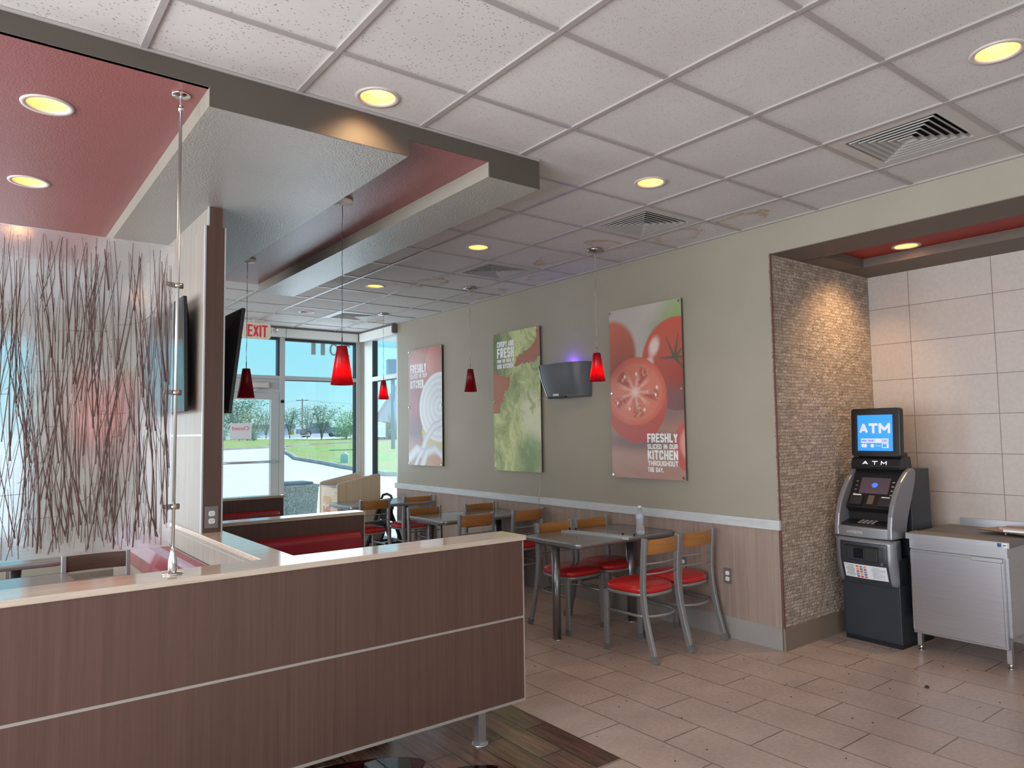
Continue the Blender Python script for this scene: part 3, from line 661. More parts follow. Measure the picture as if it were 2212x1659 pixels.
for k in range(40):
    x = rng.uniform(SX0+.1, SX1-.16); z = rng.uniform(SZ0+.1, SZ1-.3); w_ = rng.uniform(0.03,0.14); sg = rng.choice([-1,1])
    pth = [(x+w_*math.sin(PI*0.5*i/7)*1.0, 3.067, z+sg*0.05*(i/7)**2+0.10*(1-math.cos(PI*0.35*i/7))) for i in range(8)]
    rd.tube(pth, 0.0007, 4, cap=False)
ro = rd.build('embedded_reeds', m_reed, sc_t, fix=False); ro['kind'] = 'stuff'; ro['label'] = 'dark brown reeds set in the panel'
for rx in (0.662,-1.17):
    rod = MB().cyl((rx,3.083,1.10),(rx,3.083,2.90),0.0062,n=12).build('rod', m_alu, sc_t)
    MB().lathe([(0,0.0),(0.036,0.0),(0.038,0.004),(0.034,0.007),(0.017,0.008),(0.017,0.05),(0.0095,0.085),(0.0085,0.10),(0,0.10)],(rx,3.083,1.015),24).build('base_foot', m_chrome, rod, fix=False)
    MB().lathe([(0,0),(0.008,0),(0.013,0.022),(0,0.022)],(rx,3.083,2.885),16).cyl((rx,3.083,2.9),(rx,3.083,2.95),0.004).lathe([(0.0,-0.006),(0.034,-0.006),(0.038,0),(0,0)],(rx,3.083,2.957),20).build('ceiling_mount', m_chrome, rod, fix=False)
    sg = -1 if rx > 0 else 1
    for cz in (2.163,1.730,1.278):
        MB().cyl((rx-sg*0.020,3.083,cz),(rx+sg*0.012,3.083,cz),0.0115,n=14).cyl((rx+sg*0.014,3.083,cz),(rx+sg*0.045,3.080,cz+.003),0.0115,0.007,n=14).build('clamp', m_nick, rod)
# ------------------------------------------------------------------ pendants
def pendant(x, y, zc, zt, lit, label, cordm):
    t = thing('pendant_lamp', label, 'pendant lamp', (x,y,zt), 'red cone pendant lamps')
    MB().lathe([(0,0),(0.062,0),(0.064,-0.004),(0.060,-0.02),(0.018,-0.022),(0.010,-0.03),(0,-0.03)],(x,y,zc),28).build('canopy', m_nick if zc > 3 else m_white, t, fix=False)
    n = 14; amp = 0.004 if cordm is m_cordc else 0.0015
    path = [(x+amp*math.sin(i*1.9), y+amp*math.cos(i*2.3), zc-0.03-(zc-0.03-zt-0.03)*i/n) for i in range(n+1)]
    MB().tube(path, 0.0022, 6).build('cord', cordm, t)
    MB().cyl((x,y,zt-0.005),(x,y,zt+0.05),0.0035,n=8).cyl((x,y,zt-0.06),(x,y,zt-0.004),0.018,n=14).build('socket', m_nick if cordm is m_cordc else m_cord, t)
    h = 0.232
    MB().lathe([(0.010,0),(0.0285,-0.002),(0.030,-0.006),(0.0665,-h),(0.0640,-h),(0.028,-0.010)],(x,y,zt),36).build('shade', m_shade, t, fix=False)
    if lit:
        MB().lathe([(0,0),(0.012,-0.01),(0.017,-0.035),(0.012,-0.055),(0,-0.062)],(x,y,zt-0.115),16).build('bulb', m_bulb, t, fix=False)
        l = lamp('pendant_light', 'POINT', (0,0,-0.170), 1.3, (1.0,0.80,0.66), shadow_soft_size=0.03); l.parent = t
pendant(1.757,3.955,2.958,2.079,True,'lit red pendant lamp hanging from the red recess, in front of the corner window',m_cord)
pendant(1.745,5.74,2.958,2.086,False,'unlit red pendant lamp hanging below the exit sign, beside the television',m_cord)
pendant(4.066,4.18,ZC,2.19,True,'lit red pendant lamp over the nearest table, in front of the fly trap',m_cordc)
pendant(4.066,6.02,ZC,2.204,False,'unlit red pendant lamp between the onion and lettuce posters',m_cordc)
pendant(4.066,7.93,ZC,2.213,True,'lit red pendant lamp farthest away, before the corner window',m_cord)
# ------------------------------------------------------------------ tables
m_top = paint('grey_table_laminate', (0.165,0.155,0.155), 0.16, 0.02, 200, 0.1)
m_top.node_tree.nodes['Principled BSDF'].inputs['IOR'].default_value = 1.7
m_rim = M_('table_edge_metal', (0.35,0.36,0.38), 0.3, 0.7)
def table(x0, x1, y0, y1, label, group='grey tables along the wall', posts=None):
    cx, cy = (x0+x1)/2, (y0+y1)/2
    t = thing('dining_table', label, 'table', (cx,cy,0), group)
    o = rrect(x0,x1,y0,y1,0.045,6); i_ = rrect(x0+.004,x1-.004,y0+.004,y1-.004,0.042,6)
    MB().prism(i_, lambda p,q,a:(p,q,a), 0.716, 0.741).build('tabletop', m_top, t)
    n = len(o); rings = []
    for k, (off, z) in enumerate([(0.006,0.742),(0.0,0.738),(-0.002,0.729),(0.0,0.712),(0.006,0.706),(0.03,0.706)]):
        rings += [(p, q, z) for p, q in rrect(x0+off,x1-off,y0+off,y1-off,max(0.045-off,0.01),6)]
    f = [(k*n+i,k*n+(i+1)%n,(k+1)*n+(i+1)%n,(k+1)*n+i) for k in range(5) for i in range(n)]
    MB().add(rings, f, 0, True).build('table_edge', m_rim, t, fix=False)
    for px in (posts or (x0+0.055, x1-0.20)):
        p = MB().cyl((px,cy-0.01,0.0),(px,cy-0.01,0.712),0.0315,n=24).build('post', m_post, t)
        MB().cyl((px,cy-.01,0),(px,cy-.01,0.007),0.043,n=28).build('floor_flange', m_chrome, p)
        MB().box(px-.03,px+.03,cy-.2,cy+.2,0.69,0.707).build('top_bracket', m_post, p)
table(3.515,4.575,3.85,4.49,'grey table with a water bottle and metal strip on it, nearest by the wall')
table(3.515,4.575,5.67,6.33,'empty grey table in the middle of the wall row')
table(3.46,4.52,7.54,8.20,'far grey table of the wall row, reflecting the window')
table(-0.75,0.523,4.35,5.16,'grey table left of the pillar, under the frosted screen', None, (-0.5,0.3))
table(-0.75,0.535,5.68,6.35,'farther table left of the pillar, seen under the frosted screen', None, (-0.5,0.3))
# ------------------------------------------------------------------ chairs
def make_chair():
    t = thing('dining_chair', '', 'chair', (0,0,0), 'steel frame dining chairs')
    SZ = 0.455
    # seat outline: wide front, rounded rear
    pts = []
    for i in range(40):
        a = 2*PI*i/40; c, s_ = math.cos(a), math.sin(a)
        e_ = 0.62; X = math.copysign(abs(c)**e_, c)*0.198; Y = math.copysign(abs(s_)**e_, s_)*0.205
        X *= (1.0+0.06*(Y/0.2)); pts.append((X,Y))
    v = []; k = len(pts)
    prof = [(0.96,-0.022),(1.0,-0.010),(1.0,0.006),(0.95,0.020),(0.82,0.032),(0.5,0.042),(0.2,0.046)]
    for sc2, dz in prof: v += [(p*sc2, q*sc2, SZ+dz) for p, q in pts]
    v.append((0,0,SZ+0.047)); n = len(prof)
    f = [(j*k+i,j*k+(i+1)%k,(j+1)*k+(i+1)%k,(j+1)*k+i) for j in range(n-1) for i in range(k)]
    f += [((n-1)*k+i,(n-1)*k+(i+1)%k,n*k) for i in range(k)]+[tuple(range(k-1,-1,-1))]
    MB().add(v, f, 0, True).build('seat', m_vinyl, t, world=False)
    MB().sweep([(p*0.965,q*0.965,SZ-0.032) for p, q in pts], [(-.006,-.011),(.006,-.011),(.006,.011),(-.006,.011)], closed=True).build('seat_frame', m_steelc, t, world=False)
    for s_ in (-1,1):
        pth = [(s_*0.194,-0.285,0.0),(s_*0.193,-0.262,0.08),(s_*0.191,-0.228,0.20),(s_*0.190,-0.200,0.32),(s_*0.186,-0.186,0.43),(s_*0.183,-0.183,0.52),(s_*0.182,-0.190,0.66),(s_*0.182,-0.205,0.815)]
        lg = MB().bar(pth, 0.026, 0.038, upv=(0,1,0)).build('leg', m_steelc, t, world=False, bevel=0.003)
        MB().bar([(s_*0.1945,-0.290,-0.0),(s_*0.1935,-0.272,0.045)], 0.0285, 0.041, upv=(0,1,0)).build('foot_cap', m_footc, lg, world=False)
        lf = MB().bar([(s_*0.182,0.165,0.0),(s_*0.180,0.160,SZ-0.03)], 0.024, 0.034, upv=(0,1,0)).build('leg', m_steelc, t, world=False, bevel=0.003)
        MB().bar([(s_*0.182,0.165,0.0),(s_*0.182,0.165,0.045)], 0.0265, 0.037, upv=(0,1,0)).build('foot_cap', m_footc, lf, world=False)
    def arc(z, y0, dip, r=None):
        return [(x, y0-dip*(1-(x/0.18)**2), z) for x in [ -0.18+0.36*i/10 for i in range(11)]]
    MB().sweep(arc(0.752,-0.196,0.028), [(-.006,-.050),(.006,-.050),(.006,.050),(-.006,.050)]).build('backrest', m_back, t, world=False, bevel=0.003)
    for z, y in ((0.640,-0.188),(0.570,-0.185)):
        MB().tube(arc(z,y,0.030), 0.0065, 8).build('back_rail', m_steelc, t, world=False)
    ring = [(s_x,y,0.285) for s_x, y in [(-0.178,0.155)]+[(-0.178*math.cos(PI*i/14), -0.11-0.125*math.sin(PI*i/14)) for i in range(15)]+[(0.178,0.155)]]
    MB().sweep(ring, [(-.005,-.009),(.005,-.009),(.005,.009),(-.005,.009)]).build('stretcher', m_steelc, t, world=False)
    return t
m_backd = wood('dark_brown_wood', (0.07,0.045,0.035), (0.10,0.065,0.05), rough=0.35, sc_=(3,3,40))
proto = make_chair()
CH = [(3.875,3.595,0.04,'chair with bright red seat nearest the viewer, back to us'),
      (4.315,3.635,0.0,'chair behind the nearest one, closest to the wall outlet'),
      (3.885,4.345,PI,'chair beyond the nearest table, on its aisle side, half behind the table post'),
      (4.315,4.355,PI,'chair beyond the nearest table, tucked against the wall behind the bottle'),
      (3.755,5.685,0.0,'chair at the near aisle corner of the middle table, only its back visible'),
      (4.365,5.685,0.0,'chair between the nearest and middle tables, against the wall'),
      (3.725,6.175,PI,'chair beyond the middle table, on the aisle side'),
      (4.355,6.10,PI,'chair beyond the middle table, against the wall, only its back showing'),
      (3.72,7.69,0.05,'chair at the far table just right of the booth end'),
      (4.33,7.77,0.0,'chair at the far table, against the wall side'),
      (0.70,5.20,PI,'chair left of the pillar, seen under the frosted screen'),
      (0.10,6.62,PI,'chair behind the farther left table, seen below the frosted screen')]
for k, (x, y, r, l) in enumerate(CH):
    o = proto if k == 0 else copy_tree(proto)
    o.location = (x,y,0); o.rotation_euler.z = r; o['label'] = l
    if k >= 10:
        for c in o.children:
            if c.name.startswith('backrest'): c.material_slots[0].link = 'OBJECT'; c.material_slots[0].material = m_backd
# ------------------------------------------------------------------ printed posters
def sst(a, b, x): t = np.clip((x-a)/(b-a),0,1); return t*t*(3-2*t)
def vnoise(U, V, fx, fy, seed):
    r = np.random.RandomState(seed); g = r.rand(64,64); x = U*fx; y = V*fy; x0 = np.floor(x).astype(int); y0 = np.floor(y).astype(int)
    a = x-x0; b = y-y0; a = a*a*(3-2*a); b = b*b*(3-2*b)
    G = lambda i, j: g[j%64, i%64]
    return (G(x0,y0)*(1-a)+G(x0+1,y0)*a)*(1-b)+(G(x0,y0+1)*(1-a)+G(x0+1,y0+1)*a)*b
def fbm(U, V, fx, fy, seed): return (vnoise(U,V,fx,fy,seed)*0.5+vnoise(U,V,fx*2.1,fy*2.1,seed+1)*0.3+vnoise(U,V,fx*4.3,fy*4.3,seed+2)*0.2)
def lay(col, m, c): return col*(1-m[...,None])+np.array(c)*m[...,None] if not isinstance(c, np.ndarray) else col*(1-m[...,None])+c*m[...,None]
def ell(U, V, cx, cy, rx, ry, soft=0.03, rot=0):
    x = U-cx; y = V-cy; c, s_ = math.cos(rot), math.sin(rot); x, y = x*c+y*s_, -x*s_+y*c
    d = np.sqrt((x/rx)**2+(y/ry)**2); return 1-sst(1-soft,1+soft,d), d, x/rx, y/ry
A_ = 0.82/1.48
def paint_tomato(U, V):
    X = U; Y = V/A_   # square units, Y 0..1.805
    col = np.zeros(U.shape+(3,))+np.array([0.45,0.38,0.34])
    col = lay(col, sst(0.42,0.62,V)*0+sst(0.60,0.85,V), (0.47,0.43,0.40))
    col = lay(col, (1-sst(0.30,0.62,V)), (0.36,0.17,0.12))
    w = fbm(X,Y,3,14,5); col = lay(col, (1-sst(0.10,0.36,V))*(0.35+0.65*w), (0.42,0.25,0.21))
    m, d, x, y = ell(U,V,0.90,0.80,0.34,0.13,0.55); col = lay(col, m*(0.5+0.5*fbm(X,Y,6,6,9)), (0.13,0.24,0.07))
    m, d, x, y = ell(U,V,0.97,0.93,0.22,0.13,0.7); col = lay(col, m*0.7, (0.25,0.36,0.10))
    def tom(cx, cy, r, soft, base=(0.52,0.075,0.03), dark=(0.20,0.02,0.02)):
        nonlocal col
        m, d, x, y = ell(X,Y,cx,cy,r,r*1.02,soft)
        sh = np.clip(0.55+0.5*y-0.25*x,0,1); c = np.array(dark)+(np.array(base)-np.array(dark))*sh[...,None]
        col = lay(col, m, c)
        for hx, hy, hr in ((-0.62,0.42,0.13),(-0.78,0.02,0.11)):
            q, *_ = ell(X,Y,cx+hx*r,cy+hy*r,r*hr,r*hr*1.6,0.5,-0.4); col = lay(col, q*0.8*(m>0.5), (0.80,0.72,0.68))
    tom(0.02,1.32,0.36,0.10,(0.55,0.12,0.05),(0.26,0.04,0.03))
    tom(0.92,1.16,0.46,0.02)
    for a in (-2.2,-1.5,-0.9,-0.2,0.6,1.6):                       # calyx
        t = np.linspace(0,1,2); ex, ey = 0.90+0.20*math.cos(a+1.5), 1.22+0.24*math.sin(a+1.5)
        dx, dy = ex-0.90, ey-1.22; L2 = dx*dx+dy*dy; tt = np.clip(((X-0.90)*dx+(Y-1.22)*dy)/L2,0,1)
        dist = np.hypot(X-0.90-tt*dx, Y-1.22-tt*dy); col = lay(col, 1-sst(0.010,0.022-0.008*0,dist+0.012*tt), (0.05,0.07,0.03))
    m, d, x, y = ell(U,V,0.86,0.42,0.38,0.10,0.5); col = lay(col, m*0.6, (0.15,0.09,0.10))
    m, d, x, y = ell(U,V,0.40,0.215,0.46,0.055,0.6); col = lay(col, m*0.8, (0.13,0.08,0.08))
    # halved tomato: skin then cut face
    m, d, x, y = ell(X,Y,0.36,0.82,0.43,0.45,0.015); sh = np.clip(0.5+0.6*y,0,1); col = lay(col, m, np.array([0.42,0.045,0.03])+np.array([0.14,0.06,0.03])*sh[...,None])
    m, d, x, y = ell(X,Y,0.36,0.90,0.415,0.345,0.02); ang = np.arctan2(y,x)
    face = np.array([0.66,0.17,0.10])+np.zeros(col.shape); face = lay(face, sst(0.80,0.95,d)*0.8, (0.60,0.10,0.05))
    seg = (np.cos(ang*5+0.8)*0.5+0.5); lob = sst(0.50,0.80,seg)*sst(0.22,0.36,d)*(1-sst(0.70,0.84,d))
    face = lay(face, lob*0.85, (0.40,0.04,0.03)); face = lay(face, lob*sst(0.55,0.75,fbm(X,Y,40,40,3))*0.8, (0.76,0.42,0.20))
    ray = sst(0.45,0.85,np.cos(ang*9+0.4)*0.5+0.5)*(1-sst(0.3,0.75,d)); face = lay(face, ray*0.6, (0.80,0.50,0.42))
    face = lay(face, (1-sst(0.02,0.25,d)), (0.82,0.60,0.52))
    for sx_, sy_ in ((0.05,0.55),(-0.35,0.5),(0.72,0.1),(0.68,-0.12),(-0.62,-0.3),(-0.2,-0.5),(0.3,-0.55)):
        q, *_ = ell(x,y,sx_,sy_,0.03,0.05,0.4); face = lay(face, q, (0.92,0.85,0.8))
    col = lay(col, m, face)
    m, d, x, y = ell(X,Y,1.02,0.33,0.16,0.24,0.05); col = lay(col, m, (0.50,0.08,0.06)); m, d, x, y = ell(X,Y,1.06,0.36,0.12,0.16,0.2); col = lay(col, m*0.7, (0.70,0.40,0.35))
    return col*0.92+0.05
def paint_lettuce(U, V):
    X = U; Y = V/A_; n1 = fbm(X,Y,4,5,21)
    col = np.zeros(U.shape+(3,))+np.array([0.40,0.15,0.09]); col = lay(col, fbm(X,Y,3,9,2)*0.5, (0.30,0.10,0.06))
    wx = (fbm(X,Y,5,5,41)-0.5); wy = (fbm(X,Y,5,5,47)-0.5)
    A = X+wx*0.35; B = Y+wy*0.35
    edge = 0.12*(fbm(X,Y,9,9,51)-0.5)+0.05*(fbm(X,Y,22,22,52)-0.5)
    m1 = sst(0.0,0.012,(X+edge*1.3)-np.where(Y<0.75,-0.5,0.10+(Y-0.75)*0.62))*(1-sst(1.30,1.312,Y+edge*0.9-0.10*X))
    r1 = 1-np.abs(2*fbm(A,B,2.6,1.5,61)-1); r2 = 1-np.abs(2*fbm(A*1.0+B*0.25,B,7,3.6,65)-1); r3 = 1-np.abs(2*fbm(A+B*0.3,B,30,14,69)-1)
    lum = 0.12+0.50*sst(0.45,1.0,r1)+0.42*sst(0.5,1.0,r2)+0.18*sst(0.6,1.0,r3); lum *= 0.72+0.5*fbm(X,Y,2.2,2.2,73)
    g = np.array([0.10,0.17,0.05])*(1-lum[...,None])+np.array([0.56,0.62,0.30])*lum[...,None]
    col = lay(col, m1, g)
    q, *_ = ell(X,Y,0.84,0.66,0.20,0.34,0.4,0.4); col = lay(col, q*sst(0.35,0.7,r2)*0.8, (0.66,0.70,0.50))
    q, *_ = ell(X,Y,0.80,0.20,0.30,0.26,0.5); col = lay(col, q*0.65, (0.12,0.24,0.11))
    q, *_ = ell(X,Y,0.22,0.95,0.30,0.16,0.5,0.6); col = lay(col, q*0.45*m1, (0.15,0.25,0.12))
    m2 = (1-sst(0.26,0.27,np.hypot(X-0.22+edge, (Y-1.52+edge))*0.86)); m3 = 1-sst(0.98,1.0,np.hypot((X-0.60+edge)/0.34,(Y-1.76+edge)/0.26))
    mm = np.maximum(m2,m3); lu2 = (lum*np.clip(X*2.2,0.2,1.1))[...,None]; g2 = np.array([0.06,0.10,0.04])*(1-lu2)+np.array([0.50,0.56,0.25])*lu2; col = lay(col, mm, g2)
    return np.clip(col,0,1)*0.92+0.05
def paint_onion(U, V):
    X = U; Y = V/A_; n1 = fbm(X,Y,3,4,31)
    col = np.zeros(U.shape+(3,))+np.array([0.42,0.17,0.12]); col = lay(col, n1*0.7, (0.28,0.12,0.12)); col = lay(col, (1-sst(0.1,0.35,V)), (0.38,0.22,0.17))
    m, d, x, y = ell(X,Y,0.95,1.55,0.42,0.34,0.06); col = lay(col, m, np.array([0.30,0.08,0.06])+np.array([0.25,0.12,0.10])*np.clip(0.5-y*0.2-x*0.6,0,1)[...,None])
    m, d, x, y = ell(X,Y,0.20,1.05,0.55,0.60,0.08); col = lay(col, m*0.8, np.array([0.24,0.07,0.08])+np.array([0.24,0.10,0.08])*np.clip(0.5+y*0.5,0,1)[...,None])
    q, *_ = ell(X,Y,0.35,0.55,0.4,0.2,0.6); col = lay(col, q*0.7, (0.14,0.11,0.14))
    m, d, x, y = ell(X,Y,0.86,0.52,0.44,0.40,0.03); col = lay(col, m, (0.52,0.42,0.20)); col = lay(col, m*sst(0.6,1,np.sin(np.arctan2(y,x)*40)*0.5+0.5)*0.4, (0.66,0.58,0.38))
    m, d, x, y = ell(X,Y,0.94,0.88,0.60,0.52,0.015); rg = np.sin(d*34+n1*1.5)*0.5+0.5; col = lay(col, m, np.array([0.56,0.58,0.60])+np.array([0.12,0.12,0.11])*rg[...,None])
    def strip(pts, w):
        nonlocal col
        best = np.full(U.shape, 9.0)
        for (ax, ay), (bx, by) in zip(pts, pts[1:]):
            dx, dy = bx-ax, by-ay; tt = np.clip(((X-ax)*dx+(Y-ay)*dy)/(dx*dx+dy*dy),0,1); best = np.minimum(best, np.hypot(X-ax-tt*dx, Y-ay-tt*dy))
        col = lay(col, 1-sst(w*0.85,w,best), np.array([0.66,0.66,0.68])-np.array([0.25,0.22,0.18])*sst(0,w,best)[...,None])
    strip([(1.05,0.66),(0.75,0.58),(0.55,0.42),(0.42,0.22)],0.07); strip([(0.02,0.10),(0.25,0.24),(0.45,0.18)],0.09); strip([(0.42,0.0),(0.55,0.20),(0.80,0.26),(1.02,0.12)],0.08); strip([(0.2,-0.02),(0.3,0.12),(0.42,0.22)],0.05)
    q, *_ = ell(X,Y,0.78,0.04,0.22,0.13,0.3); col = lay(col, q, (0.48,0.24,0.14))
    return col*0.95+0.04
m_print = M_('printed_poster', (0.5,0.5,0.5), 0.22, spec=0.6)
at_ = N(m_print,'ShaderNodeAttribute', attribute_name='Col'); setc(m_print, at_.outputs['Color'])
m_pedge = M_('poster_edge', (0.10,0.09,0.085), 0.4)
def poster(label, fn, o, ud, w, h, nd, nu=150, group='produce posters on standoffs'):
    # o = lower left front corner
    o = Vector(o); ud = Vector(ud); nd = Vector(nd); vd = Vector((0,0,1))
    t = thing('produce_poster', label, 'poster', o+ud*w/2, group)
    nv = int(nu*h/w); u = np.linspace(0,1,nu+1); v = np.linspace(0,1,nv+1); U, V = np.meshgrid(u, v)
    col = np.clip(fn(U,V),0,1)
    P = (np.array(o-t.location)[None,None]+U[...,None]*w*np.array(ud)+V[...,None]*h*np.array(vd)).reshape(-1,3)
    me = bpy.data.meshes.new('print'); k = nu+1
    i, j = np.meshgrid(np.arange(nu), np.arange(nv)); a = (j*k+i).ravel(); F = np.stack([a,a+1,a+k+1,a+k],-1)
    me.from_pydata(P.tolist(), [], F.tolist()); ca = me.color_attributes.new('Col','FLOAT_COLOR','POINT')
    ca.data.foreach_set('color', np.concatenate([col.reshape(-1,3), np.ones((P.shape[0],1))],1).ravel().astype(np.float32))
    me.materials.append(m_print); ob = bpy.data.objects.new('print', me); C.objects.link(ob); ob.parent = t
    M = Matrix((ud,nd,vd)).transposed()
    MB().obox(o+ud*w/2+vd*h/2-nd*0.0045,(w,0.008,h),M).build('backing_panel', m_pedge, t)
    for a in (0.018,w-0.018):
        for b in (0.022,h/2,h-0.022):
            c = o+ud*a+vd*b; MB().cyl(c-nd*0.03,c+nd*0.004,0.009,n=14).cyl(c+nd*0.004,c+nd*0.009,0.013,0.010,n=16).build('standoff_bolt', m_chrome, t)
    return t
def poster_text(t, lines, o, ud, w, nd, col=m_txtw):
    # lines: (text, z_bottom, height, width, u_offset)
    for s_, zb_, hh, ww, uo in lines:
        q = Vector(o)+Vector(ud)*uo+Vector(nd)*0.0015
        text('lettering', s_, t, (q.x,q.y,zb_), ud, (0,0,1), ww, hh, col, heavy=0.21)
PXW = 4.568
UD, ND = (0,-1,0), (-1,0,0)
t = poster('tall poster of a halved tomato in front of whole tomatoes', paint_tomato, (PXW,4.530,1.148), UD, 0.815, 1.475, ND)
poster_text(t, [('FRESHLY',1.452,0.075,0.325,0.0),('SLICED IN OUR',1.398,0.040,0.325,0.0),('KITCHEN',1.310,0.078,0.325,0.0),('THROUGHOUT',1.258,0.042,0.325,0.0),('THE DAY.',1.206,0.040,0.17,0.0)], (PXW,4.112,0), UD, 1, ND)
t = poster('tall poster of green lettuce leaves', paint_lettuce, (PXW,6.312,1.148), UD, 0.80, 1.475, ND)
poster_text(t, [('CRISPY AND',2.470,0.062,0.30,0.0),('FRESH',2.350,0.110,0.30,0.0),('FROM THE FIELD TO',2.300,0.038,0.30,0.0),('OUR KITCHEN.',2.238,0.050,0.30,0.0)], (PXW,6.240,0), UD, 1, ND)
t = poster('tall poster of a cut white onion and peel', paint_onion, (PXW,8.201,1.155), UD, 0.82, 1.478, ND)
poster_text(t, [('FRESHLY',2.325,0.115,0.40,0.0),('SLICED IN OUR',2.260,0.055,0.42,0.0),('KITCHEN.',2.130,0.105,0.36,0.0)], (PXW,8.150,0), UD, 1, ND)
poster('orange tomato poster on the far wall, blurred behind the frosted screen', paint_tomato, (0.98,YF-0.03,1.20), (1,0,0), 0.66, 1.25, (0,-1,0), 70)
# ------------------------------------------------------------------ fly trap with violet glow
ft = thing('fly_trap_lamp', 'grey curved insect light trap on the wall with violet glow above it', 'insect trap', (4.5,5.08,1.88))
v = []; n = 12
for i in range(n+1):
    q = i/n; z = 1.875+0.325*q; dx = 0.115+0.055*math.sin(q*1.75); ya = 5.385-0.075*(1-q)**1.3; yb_ = 4.785+0.02*(1-q)
    for x, y in ((4.598,ya),(4.598-dx*0.92,ya-0.01),(4.598-dx,ya-0.05),(4.598-dx-0.012,(ya+yb_)/2+0.05),(4.598-dx,yb_+0.14),(4.598-dx*0.6,yb_+0.02),(4.598,yb_)): v.append((x,y,z))
k = 7; m_ft = M_('graphite_plastic', (0.085,0.09,0.10), 0.42)
MB().add(v, [(i*k+j,i*k+j+1,(i+1)*k+j+1,(i+1)*k+j) for i in range(n) for j in range(k-1)]+[tuple(range(k))], 0, True).build('housing', m_ft, ft, fix=False)
MB().tube([Vector(v[i*k+1])+Vector((-.002,.002,0)) for i in range(n+1)], 0.004, 6).build('side_trim', m_alu, ft)
MB().box(4.462,4.475,5.02,5.26,1.868,1.89).build('tray_slot', m_blk, ft)
lb_ = MB().box(4.452,4.470,5.115,5.185,1.893,1.912).build('name_label', m_txtw, ft)
text('label_text','VIKLAR',lb_,(4.4515,5.18,1.898),(0,-1,0),(0,0,1),0.06,0.009,m_blk,0.01)
MB().cyl((4.545,4.95,2.165),(4.545,5.2,2.165),0.010,n=10).build('lamp_tube', M_('violet_tube',(0.2,0.1,1),0.5,emis=(0.20,0.07,1.0),es=6), ft)
l = lamp('fly_trap_glow','POINT',(0.058,-0.03,0.315),1.3,(0.16,0.05,1.0),shadow_soft_size=0.015); l.parent = ft
tag(MB().tube([(4.592,5.30,1.876),(4.594,5.40,1.872),(4.594,5.50,1.885),(4.594,5.60,1.9)],0.0025,6).build('power_cord', m_cordc), 'thin pale cord running from the fly trap behind the lettuce poster', 'cord')
tag(MB().tube([(4.594,5.56,1.30),(4.594,5.565,1.0),(4.566,5.565,0.91),(4.566,5.567,0.84),(4.584,5.57,0.60),(4.584,5.56,0.3)],0.0025,6).build('power_cord', m_cordc), 'thin pale cord hanging down the wall below the lettuce poster', 'cord')
# ------------------------------------------------------------------ on the nearest table
wb = thing('water_bottle', 'clear ribbed plastic water bottle standing on the nearest table', 'bottle', (4.228,3.905,0.7415))
pr = [(0.0,0.004),(0.022,0.0),(0.030,0.006),(0.0325,0.02)]
for i in range(11): pr += [(0.0325-0.002*(i>4), 0.026+i*0.0085),(0.0300-0.002*(i>4),0.030+i*0.0085)]
pr += [(0.0315,0.125),(0.0325,0.132),(0.0325,0.158),(0.028,0.175),(0.018,0.193),(0.0125,0.200),(0.0125,0.212)]
m_pet = M_('clear_plastic', (0.92,0.95,1.0), 0.08, trans=0.80, ior=1.25)
MB().lathe(pr,(4.228,3.905,0.7415),28).build('bottle_body', m_pet, wb, fix=False)
MB().lathe([(0.0,0.0),(0.0145,0.0),(0.0145,-0.013),(0.0135,-0.014)],(4.228,3.905,0.9635),20).build('cap', M_('clear_cap',(0.75,0.77,0.8),0.4), wb, fix=False)
MB().lathe([(0.0331,0.124),(0.0333,0.158)],(4.228,3.905,0.7415),28).build('paper_label', M_('blue_white_label',(0.42,0.50,0.68),0.5), wb, fix=False)
ms = thing('metal_strip', 'long flat grey metal strip with small thumb screws lying across the nearest table', 'metal part', (3.98,4.13,0.7415))
a = Vector((3.90,4.43,0.7455)); b = Vector((4.02,3.80,0.7455)); d = (b-a).normalized(); s_ = d.cross(Vector((0,0,1)))
M = Matrix((d,-s_,Vector((0,0,1)))).transposed()
MB().obox((a+b)/2-s_*0.0,( (b-a).length,0.085,0.008),M).obox((a+b)/2+s_*0.040,((b-a).length,0.008,0.022),M).obox((a+b)/2-s_*0.03,((b-a).length*0.96,0.03,0.014),M).build('flat_bar', m_frame, ms)
for p in (a+d*0.03-s_*0.03,a+d*0.08-s_*0.045,b-d*0.10-s_*0.03,b-d*0.01-s_*0.05): MB().cyl(p,p+Vector((0,0,0.022)),0.004,n=8).cyl(p+Vector((0,0,0.014)),p+Vector((0,0,0.026)),0.009,n=10).build('thumb_screw', m_blk, ms)
# ------------------------------------------------------------------ cash machine
am = thing('cash_machine', 'black and silver ATM with lit blue sign on top, standing in the alcove', 'cash machine', (5.245,2.618,0), None, math.radians(-2.5))
LW = dict(world=False)
Wd = 0.208
def pfx(p, q, a): return (p, a, q)
MB().box(0.0,0.50,-Wd,Wd,0.03,0.62).box(0.22,0.50,-Wd,Wd,0.62,1.243).build('cabinet', m_atm, am, bevel=0.004, **LW)
MB().box(0.0,0.46,-Wd+.004,Wd-.004,0.0,0.03).build('plinth', m_blk, am, **LW)
MB().box(-0.004,0.0,-Wd+.012,Wd-.012,0.04,0.50).build('safe_door', m_atm, am, bevel=0.003, **LW)
